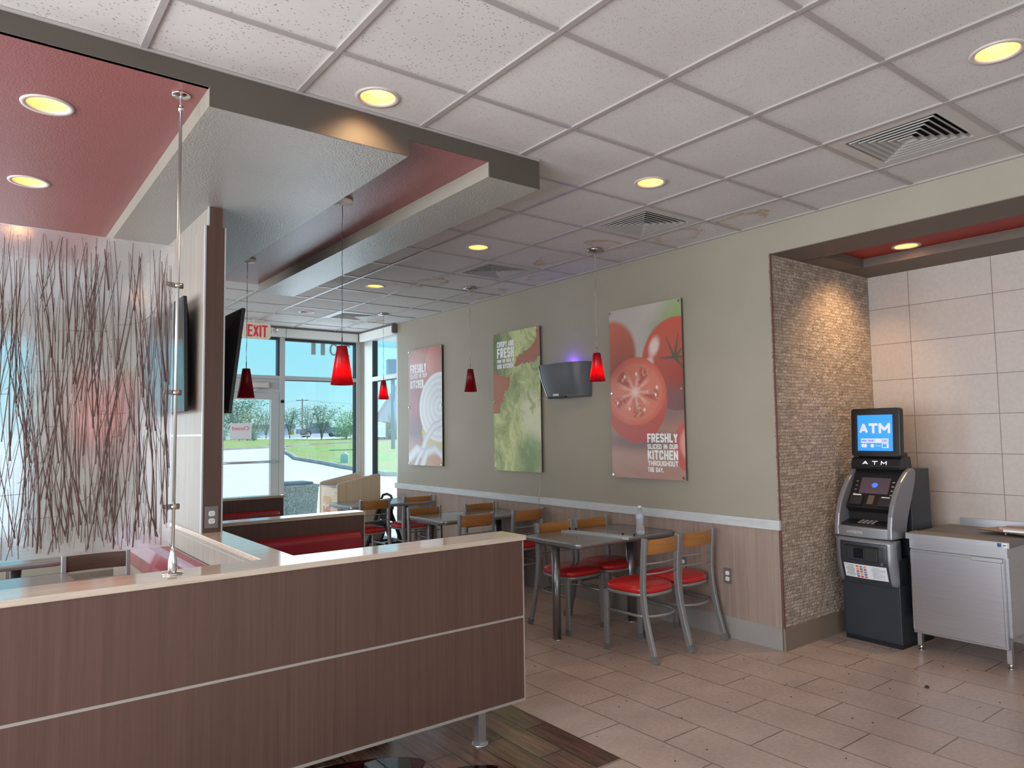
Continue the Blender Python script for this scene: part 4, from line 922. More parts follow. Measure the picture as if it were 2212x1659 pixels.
# lower fascia: silver frame + black inset
def fascia_x(y, z): return -0.075-0.02*(1-(y/Wd)**2)+0.05*max(0,(0.60-z))/0.2
def slab(mb, y0, y1, z0f, z1, th, ny=14, nz=10, off=0.0):
    v = []; 
    for i in range(ny+1):
        y = y0+(y1-y0)*i/ny
        for j in range(nz+1):
            z = z0f(y)+(z1-z0f(y))*j/nz; v.append((fascia_x(y,z)+off,y,z))
    k = nz+1; nfr = len(v); v += [(x+th,y,z) for x, y, z in v]
    f = []
    for i in range(ny):
        for j in range(nz):
            a = i*k+j; f.append((a,a+k,a+k+1,a+1)); f.append((nfr+a,nfr+a+1,nfr+a+k+1,nfr+a+k))
    for i in range(ny): f.append((i*k,nfr+i*k,nfr+(i+1)*k,(i+1)*k)); f.append((i*k+nz,(i+1)*k+nz,nfr+(i+1)*k+nz,nfr+i*k+nz))
    for j in range(nz): f.append((j,j+1,nfr+j+1,nfr+j)); a = ny*k+j; f.append((a,nfr+a,nfr+a+1,a+1))
    mb.add(v, f, 0, True); return mb
lfm = slab(MB(), -Wd, Wd, lambda y: 0.432, 0.752, 0.12).build('lower_fascia', m_silver, am, **LW)
slab(MB(), -Wd+0.035, Wd-0.035, lambda y: 0.424+0.0*y, 0.728, 0.05, off=-0.005).build('lower_inset', m_atm, am, bevel=0.004, **LW)
MB().box(-0.105,-0.085,-0.115,0.115,0.595,0.705).build('dispenser_door', m_blkm, am, bevel=0.008, **LW)
MB().box(-0.110,-0.10,-0.02,0.060,0.615,0.685).build('dispenser_slot', m_scr, am, bevel=0.004, **LW)
MB().box(-0.112,-0.104,-0.12,0.13,0.694,0.704).build('dispenser_lip', m_blk, am, bevel=0.002, **LW)
MB().cyl((-0.107,-0.145,0.592),(-0.09,-0.145,0.592),0.010,n=16).build('door_lock', m_nick, am, **LW)
stk = MB().add([(fascia_x(y,z)-0.0075,y,z) for z in (0.468,0.568) for y in [0.150-0.312*i/10 for i in range(11)]], [(i,i+1,12+i,11+i) for i in range(10)]).build('notice_sticker', m_paper, am, fix=False, **LW)
cols = [(0.6,0.08,0.05),(0.1,0.2,0.5),(0.65,0.3,0.05),(0.1,0.1,0.12),(0.5,0.05,0.05)]
cm = [M_('sticker_ink_%d'%i, c, 0.6) for i, c in enumerate(cols)]
ck = MB()
for i in range(5):
    for j in range(3):
        y = 0.046-j*0.028; z = 0.552-i*0.018; ck.box(fascia_x(y,z)-0.0092,fascia_x(y,z)-0.0085,y-0.010,y+0.010,z-0.006,z+0.006,(i*2+j)%5)
ck.build('card_logos', cm, stk, **LW)
for (ya, yb2, seed) in ((0.142,0.062,1),(-0.052,-0.152,2)):
    tl = MB(); rr = random.Random(seed)
    for i in range(11):
        z = 0.558-i*0.0076; e_ = rr.uniform(0.0,0.016); x = fascia_x(ya,z)-0.0085; tl.add([(fascia_x(ya,z)-0.0085,ya-e_,z),(fascia_x(yb2,z)-0.0085,yb2+e_,z),(fascia_x(yb2,z)-0.0085,yb2+e_,z-0.003),(fascia_x(ya,z)-0.0085,ya-e_,z-0.003)],[(0,1,2,3)])
    tl.build('fine_print', m_steelc, stk, fix=False, **LW)
# upper fascia chin and side cheeks
slab(MB(), -Wd-.004, Wd+.004, lambda y: 0.762, 0.835, 0.16, off=-0.002).build('chin', m_silver, am, bevel=0.004, **LW)
outer = [(-0.085,0.762),(-0.082,0.84),(-0.066,0.92),(-0.035,1.00),(0.015,1.08),(0.085,1.16),(0.17,1.225),(0.235,1.252),(0.275,1.250),(0.295,1.225),(0.285,1.17),(0.245,1.08),(0.205,1.00),(0.165,0.92),(0.135,0.84),(0.125,0.762)]
for s_ in (-1,1):
    MB().prism(outer, pfx, s_*(Wd+0.006), s_*(Wd-0.032)).build('side_cheek', m_silver, am, bevel=0.010, **LW)
MB().prism([(-0.05,0.80),(-0.05,0.85),(0.06,0.872),(0.055,0.93),(0.02,0.965),(0.085,1.06),(0.185,1.235),(0.25,1.245),(0.25,0.80)], pfx, -Wd+0.03, Wd-0.03).build('inner_console', m_blk, am, bevel=0.004, **LW)
def onp(p0, p1, y, t, off):   # point on the slanted console line p0->p1 (x,z)
    d = Vector((p1[0]-p0[0],0,p1[1]-p0[1])); nn = Vector((-d.z,0,d.x)).normalized()
    return Vector((p0[0],y,p0[1]))+d*t+nn*off
SA, SB = (0.085,1.06), (0.185,1.235)
def patch(name, m, y0, y1, t0, t1, off, par=am, A=SA, B=SB, th=0.003):
    v = [onp(A,B,y,t,o) for o in (off,off+th) for y, t in ((y0,t0),(y1,t0),(y1,t1),(y0,t1))]
    return MB().add(v, [(3,2,1,0),(4,5,6,7),(0,1,5,4),(1,2,6,5),(2,3,7,6),(3,0,4,7)]).build(name, m, par, **LW)
scn = patch('screen', M_('atm_screen',(0.06,0.04,0.05),0.2,emis=(0.10,0.07,0.09),es=0.35), 0.108,-0.108,0.02,0.66,0.001)
m_scb = M_('screen_blue', (0.05,0.1,0.6), 0.4, emis=(0.06,0.16,0.9), es=1.0)
for r_, o_ in ((0.022,0.0045),):
    c = onp(SA,SB,0.0,0.36,0.0045); d = Vector((SB[0]-SA[0],0,SB[1]-SA[1])).normalized()
    pts = [c+Vector((0,1,0))*math.cos(a)*r_+d*math.sin(a)*r_*0.9 for a in [2*PI*i/24 for i in range(24)]]
    MB().add(pts,[tuple(range(24))]).build('screen_emblem', m_scb, scn, fix=False, **LW)
for s_ in (-1,1):
    for i in range(4):
        t_ = 0.50-i*0.17; c = onp(SA,SB,s_*0.135,t_,0.003)
        MB().box(c.x-0.003,c.x+0.001,c.y-0.009,c.y+0.009,c.z-0.004,c.z+0.004).build('function_key', m_nick, am, **LW)
SC_, SD_ = (0.02,0.965), (0.085,1.06)
patch('card_reader', m_blkm, 0.150,0.060,0.15,0.85,0.001,th=0.016,A=SC_,B=SD_); patch('card_slot', m_txtw, 0.138,0.075,0.80,0.88,0.016,th=0.002,A=SC_,B=SD_)
patch('receipt_printer', m_blkm, -0.065,-0.160,0.10,0.75,0.001,th=0.016,A=SC_,B=SD_); patch('receipt_slot', m_txtw, -0.080,-0.140,0.70,0.76,0.016,th=0.002,A=SC_,B=SD_)
patch('reader_sticker', m_nick, 0.025,-0.020,0.25,0.90,0.001,th=0.003,A=SC_,B=SD_)
kp = MB()
for i in range(4):
    for j in range(4): kp.box(-0.030+i*0.020,-0.016+i*0.020,0.060-j*0.032-0.024,0.060-j*0.032,0.856+i*0.0038,0.864+i*0.0038)
kp.build('keypad', m_nick, am, **LW)
# header
MB().prism([(0.145,1.238),(0.135,1.262),(0.150,1.318),(0.175,1.330),(0.30,1.335),(0.32,1.238)], pfx, -Wd+.03, Wd-.02).build('header', m_blk, am, bevel=0.006, **LW)
m_litw = M_('lit_white',(0.9,0.9,0.95),0.4,emis=(0.8,0.85,1.0),es=0.9)
def lput(name, s_, par, fx, y, z, w, h, m, heavy=0.24):   # lettering on a face of the machine, x = fx(z)
    uv, fs = glyph_uv(s_, w, h, heavy); zz = z+uv[:,1]*h
    return letter_obj(name, np.stack([fx(zz)-uv[:,2], y-uv[:,0]*w, zz],-1), fs, m, par)
for s_, y in (('A',0.098),('T',0.026),('M',-0.042)):
    lput('header_letter', s_, am, lambda z: 0.1325+(z-1.262)*0.27, y, 1.276, 0.042, 0.026, m_litw, 0.19)
lput('chin_lettering', 'HYOSUNG', am, lambda z: z*0-0.0985, 0.105, 0.788, 0.115, 0.020, m_trimw, 0.16)
# topper
tpm = MB(); tp = rrect(-0.185,0.185,1.335,1.695,0.022); 
def tpf(p, q, a): return (0.145+(q-1.335)*0.05+a, p, q)
MB().prism(tp, tpf, 0.0, 0.055).prism(rrect(-0.155,0.155,1.27,1.66,0.02), tpf, 0.055, 0.115).box(0.20,0.30,-0.16,0.16,1.25,1.36).build('topper_housing', m_blk, am, bevel=0.006, **LW)
MB().prism(rrect(-0.150,0.150,1.365,1.655,0.006), tpf, -0.002, 0.002).build('topper_bezel', m_blkm, am, **LW)
m_sign = M_('lit_blue_sign', (0.03,0.2,0.8), 0.3, emis=(0.025,0.26,0.95), es=0.95)
sg_ = MB().prism([(-0.133,1.378),(0.131,1.378),(0.131,1.645),(-0.133,1.645)], tpf, -0.004, -0.002).build('topper_screen', m_sign, am, **LW)
m_lil = M_('lit_lilac_ink', (0.5,0.5,0.8), 0.4, emis=(0.50,0.50,0.86), es=0.8)
m_dkb = M_('dark_blue_ink', (0.01,0.04,0.3), 0.4, emis=(0.01,0.05,0.35), es=0.6)
def tput(name, s_, y, z, w, h, m, heavy=0.2, off=-0.0052):
    return lput(name, s_, sg_, lambda zz: 0.145+(zz-1.335)*0.05+off, y, z, w, h, m, heavy)
tput('sign_lettering','ATM',0.118,1.508,0.235,0.075,m_lil,0.25)
cards = [('VISA',0,1),('PLUS',1,1),('',2,1),('DC',3,1),('',0,0),('',1,0),('Cirrus',2,0),('',3,0)]
for nm_, i, j in cards:
    y = 0.105-i*0.0525; z = 1.400+j*0.036
    MB().prism([(y-0.050,z),(y,z),(y,z+0.033),(y-0.050,z+0.033)], tpf, -0.005,-0.004).build('card_mark', m_lil if j==1 or i==3 else m_sign, sg_, **LW)
    if nm_: tput('card_mark_text', nm_, y-0.006, z+0.010, 0.038, 0.014, m_dkb if j else m_lil, 0.2, -0.0062)
    if j == 0 and i < 2:
        for q in (-0.009,0.009):
            pts = [tpf(y-0.025+q+0.014*math.cos(a),z+0.016+0.014*math.sin(a),-0.0062-0.0003*(q>0)) for a in [2*PI*w_/20 for w_ in range(20)]]
            if i == 0 or q < 0: MB().add(pts,[tuple(range(20))]).build('card_mark_disc', m_lil, sg_, fix=False, **LW)
    if j == 0 and i == 3: MB().prism([(y-0.036,z+0.005),(y-0.006,z+0.005),(y-0.006,z+0.028),(y-0.036,z+0.028)], tpf, -0.0063,-0.0055).build('card_mark_square', m_sign, sg_, **LW)
# dark panel leaning behind the machine on the left
tag(MB().prism([(0.02,0.0),(0.40,0.0),(0.40,0.70),(0.16,0.70),(0.05,0.62),(0.0,0.35),(0.0,0.14)], lambda p,q,a: (5.36+p*0.75,2.878+a-p*0.02,q+0.0), -0.012, 0.010).build('folded_panel', m_blkm), 'flat black folded panel standing between the cash machine and the stone wall', 'panel')
# ------------------------------------------------------------------ steel counter in the alcove
ct = thing('steel_counter', 'stainless steel cabinet counter on legs beside the cash machine', 'counter', (5.65,2.07,0))
cx0, cx1, cy0, cy1 = 5.32, 6.035, 1.765, 2.36
MB().box(cx0,cx1,cy0,cy1,0.20,0.765).build('cabinet', m_ss, ct, bevel=0.003)
tp_ = MB(); prf = [(5.285,0.770),(5.285,0.808),(5.292,0.814),(5.315,0.806),(5.345,0.806),(5.352,0.813),(5.360,0.806),(5.385,0.806),(5.392,0.813),(5.400,0.806),(5.425,0.806),(5.432,0.813),(5.442,0.804),(6.035,0.804),(6.035,0.770)]
tp_.prism(prf, lambda p,q,a: (p,a,q), 1.745, 2.378); tp_.build('top', m_sst, ct)
MB().box(5.283,5.285,1.746,2.377,0.770,0.806).build('front_rail', m_ss, ct)
dm = MB().box(5.296,5.32,1.785,2.358,0.125,0.70); door = dm.build('door', m_ss, ct, bevel=0.004)
MB().box(5.290,5.297,1.800,2.348,0.14,0.685).build('door_panel', m_ss, door, bevel=0.003)
MB().box(5.282,5.297,1.79,1.97,0.672,0.700).build('door_pull', m_ss, door, bevel=0.003)
MB().box(5.292,5.298,2.350,2.356,0.15,0.68).build('door_edge', m_chrome, door)
MB().box(5.300,5.322,1.765,2.36,0.705,0.768).build('upper_apron', m_ss, ct)
MB().box(6.015,6.036,1.75,2.30,0.804,0.862).build('backsplash', m_ss, ct)
for px, py in ((5.345,1.795),(5.345,2.335),(5.99,1.795),(5.99,2.335)):
    lg = MB().box(px-.018,px+.018,py-.014,py+.014,0.035,0.205).build('leg', m_ss, ct)
    MB().cyl((px,py,0.0),(px,py,0.04),0.010,n=10).cyl((px,py,0.0),(px,py,0.006),0.016,n=12).build('adjusting_foot', m_chrome, lg)
a1 = MB().box(5.2815,5.283,1.790,1.812,0.777,0.801).build('blue_sticker', M_('blue_ink',(0.02,0.08,0.20),0.5), ct)
MB().box(5.2815,5.283,1.757,1.782,0.775,0.802).build('white_sticker', m_txtw, ct)
text('sticker_mark','NSF',ct,(5.281,1.779,0.783),(0,-1,0),(0,0,1),0.018,0.010,m_blk,0.02)
tr = thing('cardboard_tray', 'flat cardboard food tray with torn paper on the steel counter', 'tray', (5.78,1.87,0.806))
m_card = M_('cardboard', (0.50,0.36,0.27), 0.7)
MB().add([(5.62,1.76,.822),(5.66,2.07,.834),(5.96,2.02,.826),(5.93,1.76,.818)],[(0,1,2,3)]).add([(5.62,1.76,.818),(5.66,2.07,.830),(5.96,2.02,.822),(5.93,1.76,.814)],[(3,2,1,0)]).build('base_sheet', m_card, tr)
MB().prism([(5.74,1.76),(5.76,1.96),(5.90,1.95),(5.90,1.76)], lambda p,q,a:(p,q,a), 0.826, 0.845).build('tray_walls', M_('pink_cardboard',(0.55,0.38,0.33),0.7), tr, bevel=0.004)
MB().box(5.66,5.74,1.765,1.90,0.828,0.842).build('paper', m_txtw, tr)
MB().cyl((5.70,1.90,.806),(5.70,1.90,.832),0.006,n=8).build('paper_knob', m_txtw, tr)
tag(MB().lathe([(0,0),(0.011,0.0),(0.013,0.006),(0.008,0.012),(0,0.013)],(4.60,1.99,0.0),10).build('food_crumb', M_('crumb',(0.05,0.02,0.015),0.7), fix=False), 'small dark crumb on the floor tiles in front of the cash machine', 'crumb')
rng = random.Random(5); sp_ = MB()
for k in range(110):
    x, y = rng.uniform(2.6,5.2), rng.uniform(1.6,4.4)
    if x > 4.55: y = rng.uniform(1.6,2.8)
    r = rng.choice([0.0025,0.003,0.004,0.005]); sp_.lathe([(0,0.001),(r,0.001),(r*.6,r*.7),(0,r*.8)],(x,y,0),6)
o = tag(sp_.build('floor_grit', M_('grit',(0.04,0.025,0.02),0.8), fix=False), 'fine dark grit scattered over the beige floor tiles', 'dirt'); o['kind'] = 'stuff'
# ------------------------------------------------------------------ waste unit by the window, high chair
wu = thing('waste_station', 'light wood waste cabinet with raised tray rim and printed front, by the corner window', 'waste cabinet', (4.05,8.86,0))
side = [(0,0.02),(0.60,0.02),(0.60,1.0),(0.585,1.02),(0.56,1.028),(0.50,1.018),(0.03,0.93),(0.008,0.918),(0,0.90)]
for y in (8.575,9.125):
    s1 = MB().prism(side, lambda p,q,a:(3.75+p,a,q), y, y+0.022).build('side_panel', m_lamG, wu)
    MB().sweep([(3.75+p,y+0.011,q) for p, q in side[2:]], [(-.012,-.002),(.012,-.002),(.012,.002),(-.012,.002)], upv=(0,1,0)).build('edge_trim', m_frame, s1)
MB().box(3.755,3.775,8.597,9.125,0.10,0.875).build('front_door', m_lamG, wu)
MB().box(3.80,4.35,8.597,9.125,0.02,0.10).build('plinth', m_blk, wu)
MB().box(3.755,4.05,8.597,9.125,0.875,0.897).build('top_shelf', m_top, wu)
MB().box(4.05,4.35,8.597,9.125,0.86,0.90).box(4.32,4.345,8.597,9.125,0.6,0.99).build('back_panel', M_('copper_laminate',(0.50,0.24,0.15),0.4), wu)
MB().box(3.748,3.755,8.64,8.70,0.80,0.835).build('lock_plate', m_txtw, wu); MB().box(3.746,3.749,8.655,8.685,0.81,0.825).build('lock_slot', m_blk, wu)
m_or = M_('orange_print',(0.60,0.33,0.16),0.5); m_pk = M_('red_print',(0.50,0.16,0.12),0.5)
text('front_lettering','FEED',wu,(3.7535,9.03,0.66),(0,-1,0),(0,0,1),0.26,0.10,m_or)
text('front_lettering','ME',wu,(3.7535,9.03,0.52),(0,-1,0),(0,0,1),0.24,0.11,m_pk)
hc = thing('high_chair', 'black plastic high chair folded behind the far table', 'high chair', (4.35,8.38,0))
for s_, y in ((-1,8.22),(1,8.52)):
    MB().bar([(4.30,y,0.60),(4.20,y,0.30),(4.08,y,0.0)],0.03,0.045,upv=(0,1,0)).build('leg', m_blkm, hc); MB().bar([(4.30,y,0.60),(4.42,y,0.30),(4.52,y,0.0)],0.03,0.045,upv=(0,1,0)).build('leg', m_blkm, hc)
MB().tube([(4.33,8.20,0.60),(4.335,8.21,0.70),(4.34,8.26,0.765),(4.34,8.37,0.785),(4.34,8.48,0.765),(4.335,8.53,0.70),(4.33,8.54,0.60)],0.016,8).build('back_loop', m_blkm, hc)
MB().box(4.32,4.345,8.21,8.53,0.45,0.70).build('backrest', m_blkm, hc, bevel=0.01)
MB().box(4.10,4.36,8.20,8.54,0.40,0.43).build('seat', m_blkm, hc, bevel=0.01)
MB().box(4.12,4.50,8.22,8.25,0.16,0.19).box(4.12,4.50,8.49,8.52,0.16,0.19).build('cross_bar', m_blkm, hc)
# ------------------------------------------------------------------ exit sign, closed sign, street number
ex = thing('exit_sign', 'cream exit sign with red letters hanging from the ceiling before the door', 'exit sign', (2.98,9.2,ZC))
m_cream = M_('cream_plastic',(0.60,0.54,0.42),0.5,emis=(0.5,0.44,0.30),es=0.12); m_exr = M_('exit_red',(0.55,0.03,0.06),0.4,emis=(0.6,0.03,0.08),es=0.15)
EX0, EX1, EY = 2.745, 3.105, 9.20
MB().prism(rrect(EX0,EX1,2.795,3.005,0.045), lambda p,q,a:(p,a,q), EY, EY+0.05).build('housing', m_cream, ex, bevel=0.004)
MB().box(2.88,3.02,EY-0.01,EY+0.07,3.005,ZC-0.001).build('ceiling_canopy', m_trimw, ex)
text('lettering','EXIT',ex,(2.805,EY-0.0015,2.820),(1,0,0),(0,0,1),0.255,0.155,m_exr,heavy=0.155)
lhd = MB().cyl((3.15,EY+0.02,2.915),(3.15,EY-0.02,2.915),0.036,n=20).cyl((3.10,EY+.025,2.90),(3.15,EY+.025,2.915),0.01,n=8).build('lamp_head', m_trimw, ex)
MB().lathe([(0.0,0.0),(0.012,0.002),(0.028,-0.003),(0.034,0.004)],(0,0,0),18).build('lens', m_chrome, None, fix=False)
o = C.objects[-1]; o = [q for q in C.objects if q.name == 'lens'][0]; o.parent = lhd; o.location = (3.15-2.98,EY-0.024-9.2,2.915-ZC); o.rotation_euler = (PI/2,0,0)
cs = thing('closed_notice', 'white paper notice taped to the door glass, red word showing through reversed', 'notice', (2.89,YF-0.0,1.62))
MB().box(2.755,3.035,YF+0.004,YF+0.0055,1.515,1.725).build('sheet', m_paper, cs)
text('lettering','Closed',cs,(2.785,YF+0.003,1.632),(1,0,0),(0,0,1),0.215,0.050,m_exr,0.01,mirror=True)
MB().add([(2.74,YF+.0035,1.71),(2.775,YF+.0035,1.74),(2.785,YF+.0035,1.73),(2.75,YF+.0035,1.70)],[(0,1,2,3)]).add([(3.05,YF+.0035,1.71),(3.015,YF+.0035,1.74),(3.005,YF+.0035,1.73),(3.04,YF+.0035,1.70)],[(0,1,2,3)]).build('tape', m_txtw, cs, fix=False)
m_num = M_('grey_vinyl',(0.32,0.34,0.34),0.5)
sn = thing('street_number', 'grey vinyl street number reversed on the upper window glass', 'street number', (4.15,YF+0.02,2.8))
for ch_, x_, w_ in (('1',3.86,0.065),('1',4.00,0.065),('0',4.13,0.14),('2',4.32,0.13)): text('digit',ch_,sn,(x_,YF+0.0165,2.695),(1,0,0),(0,0,1),w_,0.175,m_num,0.02,mirror=True)
# ------------------------------------------------------------------ water on the wood floor
pts = []
rng = random.Random(3)
base = [(0.9,2.3),(1.35,2.25),(1.75,2.30),(2.02,2.42),(2.06,2.60),(1.93,2.72),(2.02,2.80),(1.86,2.90),(1.74,2.80),(1.66,2.92),(1.78,3.06),(1.66,3.20),(1.4,3.3),(1.0,3.35),(0.7,3.1),(0.6,2.6)]
n = len(base)
for i in range(n):
    p0, p1, p2, p3 = [base[(i+k) % n] for k in (-1,0,1,2)]
    for q in range(8):
        t = q/8; pts.append(tuple(0.5*((2*p1[k])+(-p0[k]+p2[k])*t+(2*p0[k]-5*p1[k]+4*p2[k]-p3[k])*t*t+(-p0[k]+3*p1[k]-3*p2[k]+p3[k])*t**3) for k in (0,1)))
pts = [p for p in pts]
inner = [(p[0]+(1.3-p[0])*0.02, p[1]+(2.8-p[1])*0.02) for p in pts]
m = len(pts); v = [(x,y,0.0005) for x, y in pts]+[(x,y,0.0028) for x, y in inner]
m_puddle = bpy.data.materials.new('clear_water'); m_puddle.use_nodes = True; ns = m_puddle.node_tree.nodes; ns.remove(ns['Principled BSDF'])
t_ = ns.new('ShaderNodeBsdfTransparent'); t_.inputs[0].default_value = (0.25,0.22,0.22,1); g_2 = ns.new('ShaderNodeBsdfGlossy'); g_2.inputs['Roughness'].default_value = 0.0
fz = ns.new('ShaderNodeFresnel'); fz.inputs[0].default_value = 1.6; mx = ns.new('ShaderNodeMixShader')
for a_, b_2 in ((fz.outputs[0],mx.inputs[0]),(t_.outputs[0],mx.inputs[1]),(g_2.outputs[0],mx.inputs[2]),(mx.outputs[0],ns['Material Output'].inputs[0])): m_puddle.node_tree.links.new(a_, b_2)
tag(MB().add(v, [(i,(i+1)%m,m+(i+1)%m,m+i) for i in range(m)]+[tuple(range(m,2*m))], 0, False).build('water_puddle', m_puddle), 'puddle of clear water on the dark wood floor under the half wall', 'puddle')
# ------------------------------------------------------------------ outside
def hgt(x, y):
    d = 0.607*x+0.795*y
    return -0.12 if d < 25 else (-0.12+(d-25)*0.0266 if d < 75 else 1.21)
def drape(poly, dz, cut=None):
    return [(x,y,hgt(x,y)+dz) for x, y in poly]
m_conc = paint('sunlit_concrete', (0.66,0.64,0.61), 0.8, 0.05, 30, 0.06)
m_grass = M_('lawn_grass', (0.16,0.26,0.07), 0.9, spec=0.1)
v_ = pos_scaled(m_grass, (1,1,1)); setc(m_grass, mix(m_grass, ramp(m_grass, noise(m_grass, v_, 0.25, 3), [(0.45,(0,)*3),(0.65,(1,)*3)]), ramp(m_grass, noise(m_grass, v_, 2.5, 6, 0.75), [(0.3,(0.13,0.25,0.07)),(0.7,(0.38,0.52,0.20))]), (0.36,0.35,0.17)))
m_kerb = paint('kerb_concrete', (0.40,0.37,0.36), 0.8, 0.1, 30, 0.15)
u0, u1 = Vector((0.607,0.795)), Vector((0.795,-0.607))
g = MB(); 
def dl(d, l): p = u0*d+u1*l; return (p.x,p.y)
rows = [(2,-60,60),(25,-60,60),(75,-120,120),(600,-600,600)]
for (d0,a0,b0),(d1,a1_,b1) in zip(rows, rows[1:]):
    P4 = [dl(d0,a0),dl(d0,b0),dl(d1,b1),dl(d1,a1_)]; hz = [-0.12,-0.12,-0.12] if 0 else None
    zz = [hgt(*P4[0])-0.0,hgt(*P4[1]),hgt(*P4[2]),hgt(*P4[3])]
    zz = [ -0.12 if d0 < 25 else -0.12+(min(d0,75)-25)*0.0266 ]*2+[ -0.12+max(0,(min(d1,75)-25))*0.0266 ]*2
    g.add([(p[0],p[1],z) for p, z in zip(P4,zz)], [(0,1,2,3)])
gd = g.build('ground', m_conc, fix=False); gd['kind'] = 'structure'; gd['label'] = 'pale concrete drive and ground outside'
lawn = [(17.4,48.6),(16.8,47.2),(15.3,41.5),(14.25,37.97),(13.85,33.24),(13.41,29.86),(13.32,28.48),(13.05,26.11),(12.9,24.9),(15.5,21.5),(26,14),(48,38),(32.9,57.6),(30.75,57.2),(25.1,55.5),(21.6,55.0),(18.0,50.3)]
def patchm(name, poly, dz, m, lab, cat, sub=None):
    bm = bmesh.new(); bm.faces.new([bm.verts.new((x,y,0)) for x, y in poly]); bmesh.ops.triangulate(bm, faces=bm.faces[:])
    for _ in range(4): bmesh.ops.subdivide_edges(bm, edges=bm.edges[:], cuts=1)
    for vv in bm.verts: vv.co.z = hgt(vv.co.x, vv.co.y)+dz
    me = bpy.data.meshes.new(name); bm.to_mesh(me); bm.free(); me.materials.append(m)
    for f in me.polygons:
        if f.normal.z < 0: f.flip()
    o = bpy.data.objects.new(name, me); C.objects.link(o); o['kind'] = 'structure'; o['label'] = lab; return o
patchm('lawn', lawn, 0.07, m_grass, 'green lawn with a dry patch outside the corner window', 'lawn')
patchm('grass_strip', [(8,51.5),(13.2,52.7),(18.2,53.5),(19.4,54.2),(21.4,56.2),(25.1,56.8),(31,58.4),(48,66),(40,72),(28.5,63.5),(27.5,67.5),(25.5,72.5),(22.8,76),(19.7,80.5),(8,86)], 0.05, m_grass, 'far strip of grass along the drive', 'lawn')
def kerb(pl, h, w, lab):
    mb = MB().bar([(x,y,hgt(x,y)+h/2) for x, y in pl], w, h); o = mb.build('kerb', m_kerb); tag(o, lab, 'kerb', 'kerbs outside'); return o
kerb(lawn[1:10], 0.16, 0.2, 'long curved kerb along the near edge of the lawn'); kerb([(8,51.5),(13.2,52.7),(18.2,53.5),(19.4,54.2)], 0.14, 0.2, 'straight far kerb behind the door glass'); kerb([(17.5,49.2),(18.0,50.3),(21.6,55.0),(25.1,55.5),(30.75,57.2)], 0.16, 0.3, 'kerb between the lawn tip and the far grass strip')
# foliage
m_leaf = [M_('leaf_grey_green',(0.24,0.36,0.27),0.8,spec=0.1), M_('leaf_bright',(0.26,0.50,0.20),0.8,spec=0.1), M_('leaf_olive',(0.38,0.42,0.24),0.8,spec=0.1)]  # greens lightened to put outdoor haze into the leaf colour
m_bark = M_('bark',(0.20,0.17,0.15),0.9)
def tree(name, label, x, y, h, w, m, seed, stems=5, leafs=900, low=0.35, spread=1.0, ls=0.11):
    r = random.Random(seed); z = hgt(x,y); t = thing(name, label, 'tree', (x,y,z), 'trees and shrubs outside')
    b = MB(); tips = []
    for i in range(stems):
        a = 2*PI*i/stems+r.uniform(-.3,.3); rr = r.uniform(0.25,0.95)*w/2; top = h*r.uniform(0.72,0.98)
        pth = [(x+math.cos(a)*rr*q**1.4, y+math.sin(a)*rr*q**1.4, z+top*q) for q in (0,0.25,0.5,0.75,1.0)]
        b.tube(pth, 0.035*h/5*1.2, 5); tips.append(pth)
    b.build('trunk', m_bark, t)
    f = MB()
    for i in range(leafs):
        pth = r.choice(tips); q = r.uniform(low,1.02); p = Vector(pth[0]).lerp(Vector(pth[4]), q); s_ = w*0.16*spread*(1.2-abs(q-0.65))
        c = p+Vector((r.gauss(0,s_),r.gauss(0,s_),r.gauss(0,s_*0.6)))
        M = Matrix.Rotation(r.uniform(0,6.28),3,'Z') @ Matrix.Rotation(r.uniform(0,6.28),3,'X'); e_ = ls*r.uniform(0.6,1.5)
        f.add([c+M@Vector(k) for k in ((-e_,0,0),(0,-e_*.5,0),(e_,0,0),(0,e_*.5,0))], [(0,1,2,3)])
    f.build('foliage', m, t, fix=False); return t
tree('shade_tree','large grey-green tree far behind the closed notice',25.4,88.0,5.4,5.6,m_leaf[0],1,8,3600,0.30,1.1,0.12)
tree('crape_myrtle','small olive tree just right of the closed notice',23.3,74.5,3.3,2.9,m_leaf[2],2,6,1300,0.32,0.9,0.07)
tree('crape_myrtle','small tree seen at the right edge of the door glass',25.4,76.5,3.3,2.2,m_leaf[0],3,6,1000,0.35,0.9,0.07)
tree('crape_myrtle','multi-stemmed tree directly right of the door mullion',26.9,73.6,3.5,2.7,m_leaf[0],4,7,1300,0.38,0.8,0.07)
tree('crape_myrtle','multi-stemmed tree in the middle of the window, before the pole',28.0,71.6,3.6,2.9,m_leaf[0],5,7,1300,0.38,0.8,0.07)
tree('crape_myrtle','multi-stemmed tree in front of the pickup truck',27.4,66.4,3.6,3.1,m_leaf[0],6,8,1400,0.38,0.8,0.07)
tree('bush_tree','bright green round bush tree near the corner post',29.6,65.6,2.9,3.6,m_leaf[1],7,8,2600,0.15,1.1,0.075)
tree('crape_myrtle','pale small tree before the building at the right',31.0,58.6,2.9,1.8,m_leaf[2],8,6,500,0.35,0.8,0.06)
tree('low_shrub','low shrub on the grass under the closed notice',22.3,71.0,1.0,1.6,m_leaf[0],9,5,500,0.1,1.0,0.06)
tree('low_shrub','low shrub at the left edge of the door glass',19.9,72.5,1.2,1.2,m_leaf[0],10,5,400,0.1,1.0,0.06)
